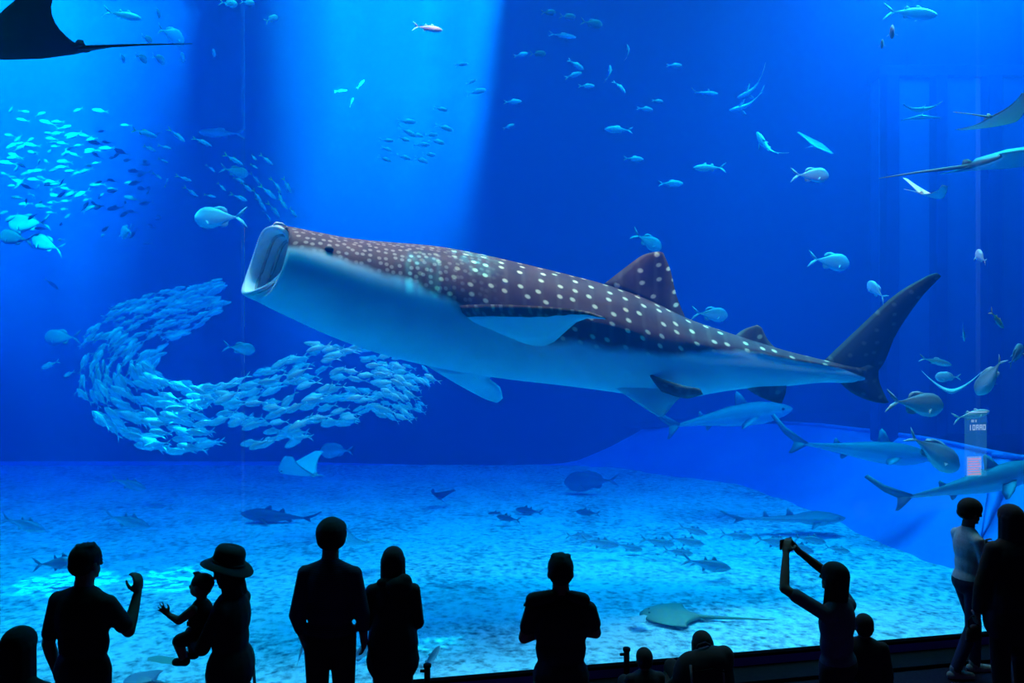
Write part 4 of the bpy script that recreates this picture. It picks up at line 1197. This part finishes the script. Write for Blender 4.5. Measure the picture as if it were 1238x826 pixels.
# man lifting his right hand
r_, q = person('person in a dark T-shirt raising one hand to the shoulder', 101, 5.2, -12, H=1.73, hair='short', sleeve=.75, build=1.05,
       arms={'R': ((.255, .10, 1.16), (.215, .24, 1.36))}, handr=((0, .1, 1), (-1, .3, 0), .75, 1), headturn=-12)
# woman in a brimmed hat with a baby
r3, q3 = person('person in a brimmed hat and long dress holding a baby', 279, 5.55, 82, H=1.56, hair='bob', kind='dress', sleeve=1.6, build=1.12,
       arms={'L': ((-.20, .10, 1.00), (-.04, .27, .98)), 'R': ((.20, .10, 1.02), (.05, .26, 1.10))}, handl=((1, .2, .1), (0, -1, .2), .4, -1), handr=((-1, .2, .1), (0, -1, .2), .4, 1), headtilt=-10)
hb = MB()
prof = [(.165, -.012), (.160, -.004), (.12, .020), (.100, .030), (.098, .06), (.094, .11), (.080, .138), (.045, .15), (.002, .152)]
rings = [[Vector((rr * math.cos(2 * PI * j / 24), rr * 1.12 * math.sin(2 * PI * j / 24), z_ + (.022 * math.cos(2 * PI * j / 24) ** 2 if rr > .11 else 0))) for j in range(24)] for rr, z_ in prof]
inner_ = [[Vector((rr * math.cos(2 * PI * j / 24) * .97, rr * 1.12 * .97 * math.sin(2 * PI * j / 24), z_ - .006 + (.022 * math.cos(2 * PI * j / 24) ** 2 if rr > .11 else 0))) for j in range(24)] for rr, z_ in reversed(prof)]
hb.rings(rings + inner_, 0, 0, False)
vv = hb.mesh('hat')
ho = obj('hat', vv, r3, [cloth('dark_felt', (.012, .014, .012))])
ho.location = q3['HP'](0, -.01, .045); ho.rotation_euler = (R(14), 0, 0)
band = MB(); band.tube([Vector((.1 * math.cos(2 * PI * j / 24), .112 * math.sin(2 * PI * j / 24), .04)) for j in range(25)], .008, 6)
bo = obj('hat_band', band.mesh('hat_band'), ho, [cloth('grey_ribbon', (.03, .035, .03))])
st = MB(); st.tube([(.10, -.11, .90), (.10, -.135, .6), (.10, -.14, .2), (.10, -.14, .05)], [.006, .007, .007, .006], 6)
st.tube([(.07, -.12, .90), (.07, -.145, .55), (.075, -.15, .25)], [.006, .007, .006], 6)
obj('belt_ribbon', st.mesh('belt_ribbon'), r3, [cloth('white_ribbon', (.10, .09, .11))])
# the baby: looks out to the side, one arm stretched, legs dangling
def baby():
    c = local(r3, (0.0, .215, 1.04))
    root = empty('person', c, R(82))
    tag(root, 'baby in the arms of the person with the hat, one arm stretched out', 'person')
    bl = Blob()
    bl.ell((0, 0, .10), (.085, .075, .13)); bl.ell((0, .01, -.01), (.085, .08, .075))
    bl.ell((0, .0, .315), (.068, .076, .078)); bl.ell((0, .03, .285), (.05, .05, .048)); bl.cap((0, 0, .2), .035, (0, .0, .26), .035)
    bl.ell((0, .082, .30), (.012, .012, .012)); bl.cap((-.015, .072, .268), .006, (.015, .072, .268), .006)
    for s in (-1, 1):
        bl.ell((s * .07, 0, .31), (.01, .018, .024))
        bl.cap((s * .055, .02, -.02), .05, (s * .075, .13, -.05), .040)
        bl.cap((s * .075, .13, -.05), .040, (s * .06, .10, -.17), .028)
        bl.cap((s * .06, .09, -.19), .026, (s * .06, .15, -.195), .022)
    bl.cap((-.08, .02, .17), .034, (-.10, .11, .10), .028); bl.cap((-.10, .11, .10), .028, (-.09, .185, .13), .02)
    hand(bl, (-.09, .19, .135), (0, .8, .6), (1, 0, 0), .15, .62, -1, 1.2)
    bl.cap((.08, .02, .17), .034, (.09, .0, .08), .028); bl.cap((.09, .0, .08), .028, (.05, .07, .05), .02)
    hand(bl, (.05, .075, .05), (-.8, .4, 0), (0, -1, 0), .5, .55, 1)
    b_ = obj('body', bl.mesh('body'), root, [SKIN]); remesh(b_, .006, 1)
    hb = Blob(); hb.ell((0, -.01, .335), (.072, .08, .068)); hb.cap((0, .03, .395), .02, (0, .06, .40), .008)
    o = obj('hair', hb.mesh('hair'), root, [HAIR]); remesh(o, .007, 1)
    tb = Blob(); tb.ell((0, 0, .10), (.094, .084, .135)); tb.ell((0, .01, -.015), (.094, .09, .082))
    for s in (-1, 1): tb.cap((s * .055, .02, -.02), .058, (s * .073, .115, -.045), .050)
    o = obj('romper', tb.mesh('romper'), root, [cloth('olive_romper', (.014, .020, .012))]); remesh(o, .008, 2)
    for s in (-1, 1):
        fb = Blob(); fb.cap((s * .06, .085, -.192), .032, (s * .06, .155, -.20), .027)
        obj('shoe', fb.mesh('shoe'), root, [cloth('black_shoe', (.012, .012, .014))])
        t = MB(); t.ball((0, 0, 0), .009, 8, 6); e = obj('eye', t.mesh('eye'), root, [M['eye']]); e.location = (s * .026, .07, .315)
baby()
# tall man with puffy hair in a striped shirt
r4, q4 = person('person with puffy rounded hair in a dark striped shirt', 399, 5.75, -4, H=1.76, hair='puffy', sleeve=1.5, build=1.05, sh=.93,
       top=striped('striped_shirt', (.006, .008, .022), (.012, .016, .05), 22), arms={'R': ((.235, .0, 1.11), (.215, .12, .88)), 'L': ((-.235, -.03, 1.10), (-.20, .06, .86))}, headturn=15)
sm = MB(); a0 = local(r4, (.225, .16, .83)); st_pts = [a0 + Vector((-.03, 0, .03)), a0 + Vector((.0, 0, .03)), a0 + Vector((.03, .0, -.05)), a0 + Vector((.055, 0, -.16))]
sm.tube([p - a0 for p in st_pts], [.010, .011, .010, .009], 8)
so = obj('bag_strap', sm.mesh('bag_strap'), None, [M['black_metal']]); so.location = a0
tag(so, 'dark strap hanging from the hand of the person in stripes', 'strap')
# hooded woman beside him
r5, q5 = person('person in a hooded dark jacket standing beside the striped shirt', 475, 6.0, 4, H=1.51, hair='bob', sleeve=1.7, build=1.06, sh=.95, kind='coat',
       arms={'L': ((-.185, .05, .93), (-.10, .17, .86)), 'R': ((.185, .05, .93), (.10, .17, .86))})
hd = Blob(); hd.ell((.055, -.115, 1.25), (.10, .055, .075)); hd.ell((.09, -.10, 1.28), (.06, .05, .065)); hd.cap((-.08, -.07, 1.27), .035, (.1, -.08, 1.28), .04)
o = obj('hood', hd.mesh('hood'), r5, [cloth('black_cotton', (.010, .010, .012))]); remesh(o, .01, 3)
# man with folded arms
r6, q6 = person('person standing with folded arms and short ruffled hair', 678, 5.2, 0, H=1.665, hair='short', sleeve=.6, build=1.06, sh=1.0,
       arms={'L': ((-.235, .09, 1.10), (.02, .21, 1.16)), 'R': ((.235, .10, 1.13), (-.02, .23, 1.13))}, handl=((1, .1, .1), (0, -1, 0), .5, -1), handr=((-1, .1, .1), (0, -1, 0), .5, 1))
cp = Blob(); cp.cap((-.16, -.01, 1.37), .05, (-.235, 0, 1.345), .012); cp.cap((-.06, -.03, 1.41), .045, (-.18, -.01, 1.38), .05); cp.cap((.06, -.03, 1.41), .04, (.14, -.01, 1.38), .05)
o = obj('collar', cp.mesh('collar'), r6, [cloth('black_cotton', (.010, .010, .012))]); remesh(o, .01, 2)
# someone crouching low, a big backpack on
r7, q7 = person('person sitting low in front of the window under a big backpack', 850, 6.3, 6, H=1.42, hair='bob', sleeve=1.8, pelvis=(0, -.10, .10), lean=.18, build=1.15,
       legs={'L': ((-.17, .27, .40), (-.13, .38, .075)), 'R': ((.17, .27, .40), (.13, .38, .075))},
       arms={'L': ((-.27, .10, .27), (-.19, .30, .36)), 'R': ((.27, .10, .27), (.19, .30, .36))}, headtilt=-10)
def backpack():
    c = local(r7, (-.10, -.33, .53))
    root = empty('backpack', c, R(6))
    tag(root, 'bulging dark backpack on the back of the person sitting low', 'backpack')
    b_ = Blob(); b_.ell((0, 0, 0), (.23, .125, .25)); b_.ell((.06, 0, .13), (.16, .11, .13)); b_.ell((-.1, .0, .03), (.15, .11, .2)); b_.ell((.145, .0, .18), (.075, .075, .08))
    o = obj('bag', b_.mesh('bag'), root, [cloth('black_nylon', (.010, .010, .013))]); remesh(o, .014, 3)
    p = Blob(); p.ell((0.02, -.10, -.08), (.14, .05, .11)); o = obj('pocket', p.mesh('pocket'), root, [cloth('black_nylon', (.010, .010, .013))]); remesh(o, .012, 2)
    t = MB(); t.tube([(-.06, .02, .225), (-.05, .0, .27), (.0, .0, .285), (.04, .0, .265)], .010, 8); obj('handle', t.mesh('handle'), root, [cloth('black_nylon', (.010, .010, .013))])
    for x in (-.14, .10):
        t = MB(); t.tube([(x, -.085, .16), (x, -.115, .05), (x, -.11, -.02)], .009, 6); obj('strap', t.mesh('strap'), root, [cloth('grey_web', (.10, .10, .11))])
    t = MB(); t.tube([(-.16, -.05, .08), (-.1, -.105, .12), (.02, -.12, .14), (.13, -.10, .1), (.17, -.05, .06)], .005, 6); obj('zip', t.mesh('zip'), root, [M['black_metal']])
backpack()
# a smaller head low beside the backpack
person('small child sitting low beside the backpack', 777, 6.40, 10, H=1.12, hair='child', sleeve=1.8, hs=1.2, build=1.25, pelvis=(0, -.05, .10),
       legs={'L': ((-.09, .20, .27), (-.07, .27, .05)), 'R': ((.09, .20, .27), (.07, .27, .05))}, arms={'L': ((-.15, .03, .22), (-.06, .15, .22)), 'R': ((.15, .03, .22), (.06, .15, .22))})
# woman taking a picture with her phone
r8, q8 = person('person with long hair holding a phone up with both hands', 1012, 5.55, 40, H=1.52, hair='long', sleeve=.72, sh=.98,
       top=cloth('grey_blue_tee', (.05, .055, .085)),
       arms={'L': ((-.27, .24, 1.34), (-.10, .33, 1.54)), 'R': ((.235, .20, 1.36), (.06, .33, 1.53))}, handl=((.55, .25, .75), (.6, .2, -.4), .45, -1), handr=((-.5, .25, .75), (-.6, .2, -.4), .45, 1), headtilt=6)
c = local(r8, (-.02, .38, 1.585))
ph = empty('smartphone', c, R(40)); tag(ph, 'smartphone held up in both hands to the window', 'phone')
obj('case', box_mesh('case', -.075, .075, -.004, .004, -.036, .036, .003), ph, [M['black_metal']], False)
obj('screen', box_mesh('screen', -.068, .068, -.0055, -.0042, -.032, .032), ph, [mat_noise('dark_screen', (.008, .01, .02), (.01, .014, .03), 5, .1)], False)
t = MB(); t.ball((.055, .006, .022), (.007, .003, .007), 10, 6); obj('camera_lens', t.mesh('camera_lens'), ph, [M['eye']])
# child beside her
person('child standing beside the person with the phone', 1045, 5.75, -18, H=1.10, hair='child', sleeve=1.6, build=1.3, hs=1.22)
# teenager in a pale shirt
r10, q10 = person('person in profile with a pale short-sleeved shirt and navy trousers', 1170, 7.35, -88, H=1.60, hair='bowl', sleeve=.85, build=.92,
       top=cloth('pale_shirt', (.42, .46, .50)), bottom=cloth('navy_denim', (.010, .012, .05)), shoe=cloth('grey_sneaker', (.20, .20, .22)),
       legs={'L': ((-.06, .10, .46), (-.07, .11, .075)), 'R': ((.07, .00, .455), (.08, -.16, .075))},
       arms={'R': ((.19, .06, 1.01), (.16, .20, .80)), 'L': ((-.18, .05, 1.02), (-.12, .22, 1.14))}, handl=((.1, .9, .25), (.9, 0, .2), .95, -1), headtilt=-6)
# woman in a dark coat facing the window
r11, q11 = person('person with long straight hair in a long dark coat', 1224, 6.62, 6, H=1.70, hair='long', sleeve=1.9, kind='coat', build=1.15,
       arms={'L': ((-.26, .02, 1.04), (-.25, .08, .82)), 'R': ((.25, .02, 1.04), (.22, .10, .86))})
c = local(r11, (-.27, .10, .70))
hbag = empty('handbag', c, R(20)); tag(hbag, 'small dark bag hanging from the hand of the person in the coat', 'bag')
b_ = Blob(); b_.ell((0, 0, -.08), (.075, .04, .075)); b_.cap((-.05, 0, -.12), .03, (.05, 0, -.12), .03)
o = obj('bag', b_.mesh('bag'), hbag, [cloth('black_nylon', (.010, .010, .013))]); remesh(o, .01, 2)
t = MB(); t.tube([(-.05, 0, -.03), (-.055, 0, .03), (-.02, 0, .065), (.03, 0, .06), (.05, 0, .0), (.045, 0, -.04)], .007, 7); obj('handle', t.mesh('handle'), hbag, [M['black_metal']])

# ---------------------------------------------------------------- small things on the hall side
def post(px, X_off, label):
    s = (px - CX) / F
    Y = 7.05 / (1 - .205 * s) - .07
    root = empty('barrier_post', (s * Y, Y - .03, 0)); tag(root, label, 'post')
    t = MB(); t.tube([(0, 0, .0), (0, 0, .30)], .026, 10); obj('pole', t.mesh('pole'), root, [M['black_metal']])
    t = MB(); t.tube([(0, 0, .295), (0, 0, .318), (0, 0, .325)], [.034, .034, .024], 12); obj('cap', t.mesh('cap'), root, [M['black_metal']])
    t = MB(); t.tube([(0, 0, 0), (0, 0, .015), (0, 0, .022)], [.07, .07, .04], 16); obj('base', t.mesh('base'), root, [M['black_metal']])
    t = MB(); t.tube([(-.06, 0, .262), (.0, 0, .262)], .014, 8); obj('hook', t.mesh('hook'), root, [M['black_metal']])
post(757, 0, 'short black post before the sill next to the person sitting low')
post(517, 0, 'short black post before the sill next to the hooded jacket')

# reflection of a lit sign, put on the pane as glowing see-through sheets
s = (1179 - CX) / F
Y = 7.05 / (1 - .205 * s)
nb = empty('sign_reflection', (s * Y, Y - .02, 2.15)); nb.rotation_euler = (0, 0, math.atan(.205))
tag(nb, 'narrow sign reflection with small lettering in the window', 'reflection')
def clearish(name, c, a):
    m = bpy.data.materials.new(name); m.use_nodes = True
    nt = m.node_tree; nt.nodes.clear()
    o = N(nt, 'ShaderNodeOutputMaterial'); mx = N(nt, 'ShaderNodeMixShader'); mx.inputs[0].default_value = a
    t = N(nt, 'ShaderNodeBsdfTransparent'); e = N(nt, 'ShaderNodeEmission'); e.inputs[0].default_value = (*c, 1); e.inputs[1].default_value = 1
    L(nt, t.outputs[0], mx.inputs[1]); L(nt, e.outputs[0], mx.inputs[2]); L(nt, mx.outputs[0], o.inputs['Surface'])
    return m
obj('reflection_sheet', box_mesh('reflection_sheet', -.13, .12, 0, .008, -.44, .20), nb, [clearish('reflection_tint', (.03, .30, .6), .12)], False)
obj('top_edge', box_mesh('top_edge', -.09, .12, -.004, -.001, .195, .203), nb, [clearish('reflection_edge', (.35, .65, .95), .5)], False)
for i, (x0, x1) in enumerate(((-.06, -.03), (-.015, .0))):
    obj('lettering', box_mesh('lettering', x0, x1, -.004, -.001, .10, .125), nb, [clearish('reflection_letter', (.25, .5, .9), .35)], False)
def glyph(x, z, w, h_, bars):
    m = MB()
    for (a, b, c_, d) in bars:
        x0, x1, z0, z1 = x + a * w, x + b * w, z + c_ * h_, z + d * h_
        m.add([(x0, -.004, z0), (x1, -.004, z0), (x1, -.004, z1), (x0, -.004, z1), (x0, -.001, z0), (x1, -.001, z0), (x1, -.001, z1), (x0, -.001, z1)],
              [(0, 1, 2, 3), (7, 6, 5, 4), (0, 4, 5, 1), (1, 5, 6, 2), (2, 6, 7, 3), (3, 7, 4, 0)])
    obj('lettering', m.mesh('lettering'), nb, [clearish('reflection_letter', (.3, .55, .95), .45)], False)
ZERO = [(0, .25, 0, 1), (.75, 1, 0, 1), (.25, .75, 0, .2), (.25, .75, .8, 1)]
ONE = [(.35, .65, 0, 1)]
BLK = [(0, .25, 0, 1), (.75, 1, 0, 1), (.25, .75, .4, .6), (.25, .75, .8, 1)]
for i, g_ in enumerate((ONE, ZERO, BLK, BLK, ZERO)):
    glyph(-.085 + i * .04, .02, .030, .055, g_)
obj('text_block', box_mesh('text_block', -.11, .055, -.004, -.001, -.43, -.24), nb, [clearish('reflection_block', (.3, .5, .8), .25)], False)
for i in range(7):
    obj('text_line', box_mesh('text_line', -.10, .045 - (i % 3) * .012, -.007, -.005, -.418 + i * .025, -.408 + i * .025), nb, [clearish('reflection_red', (.6, .25, .4), .6)], False)
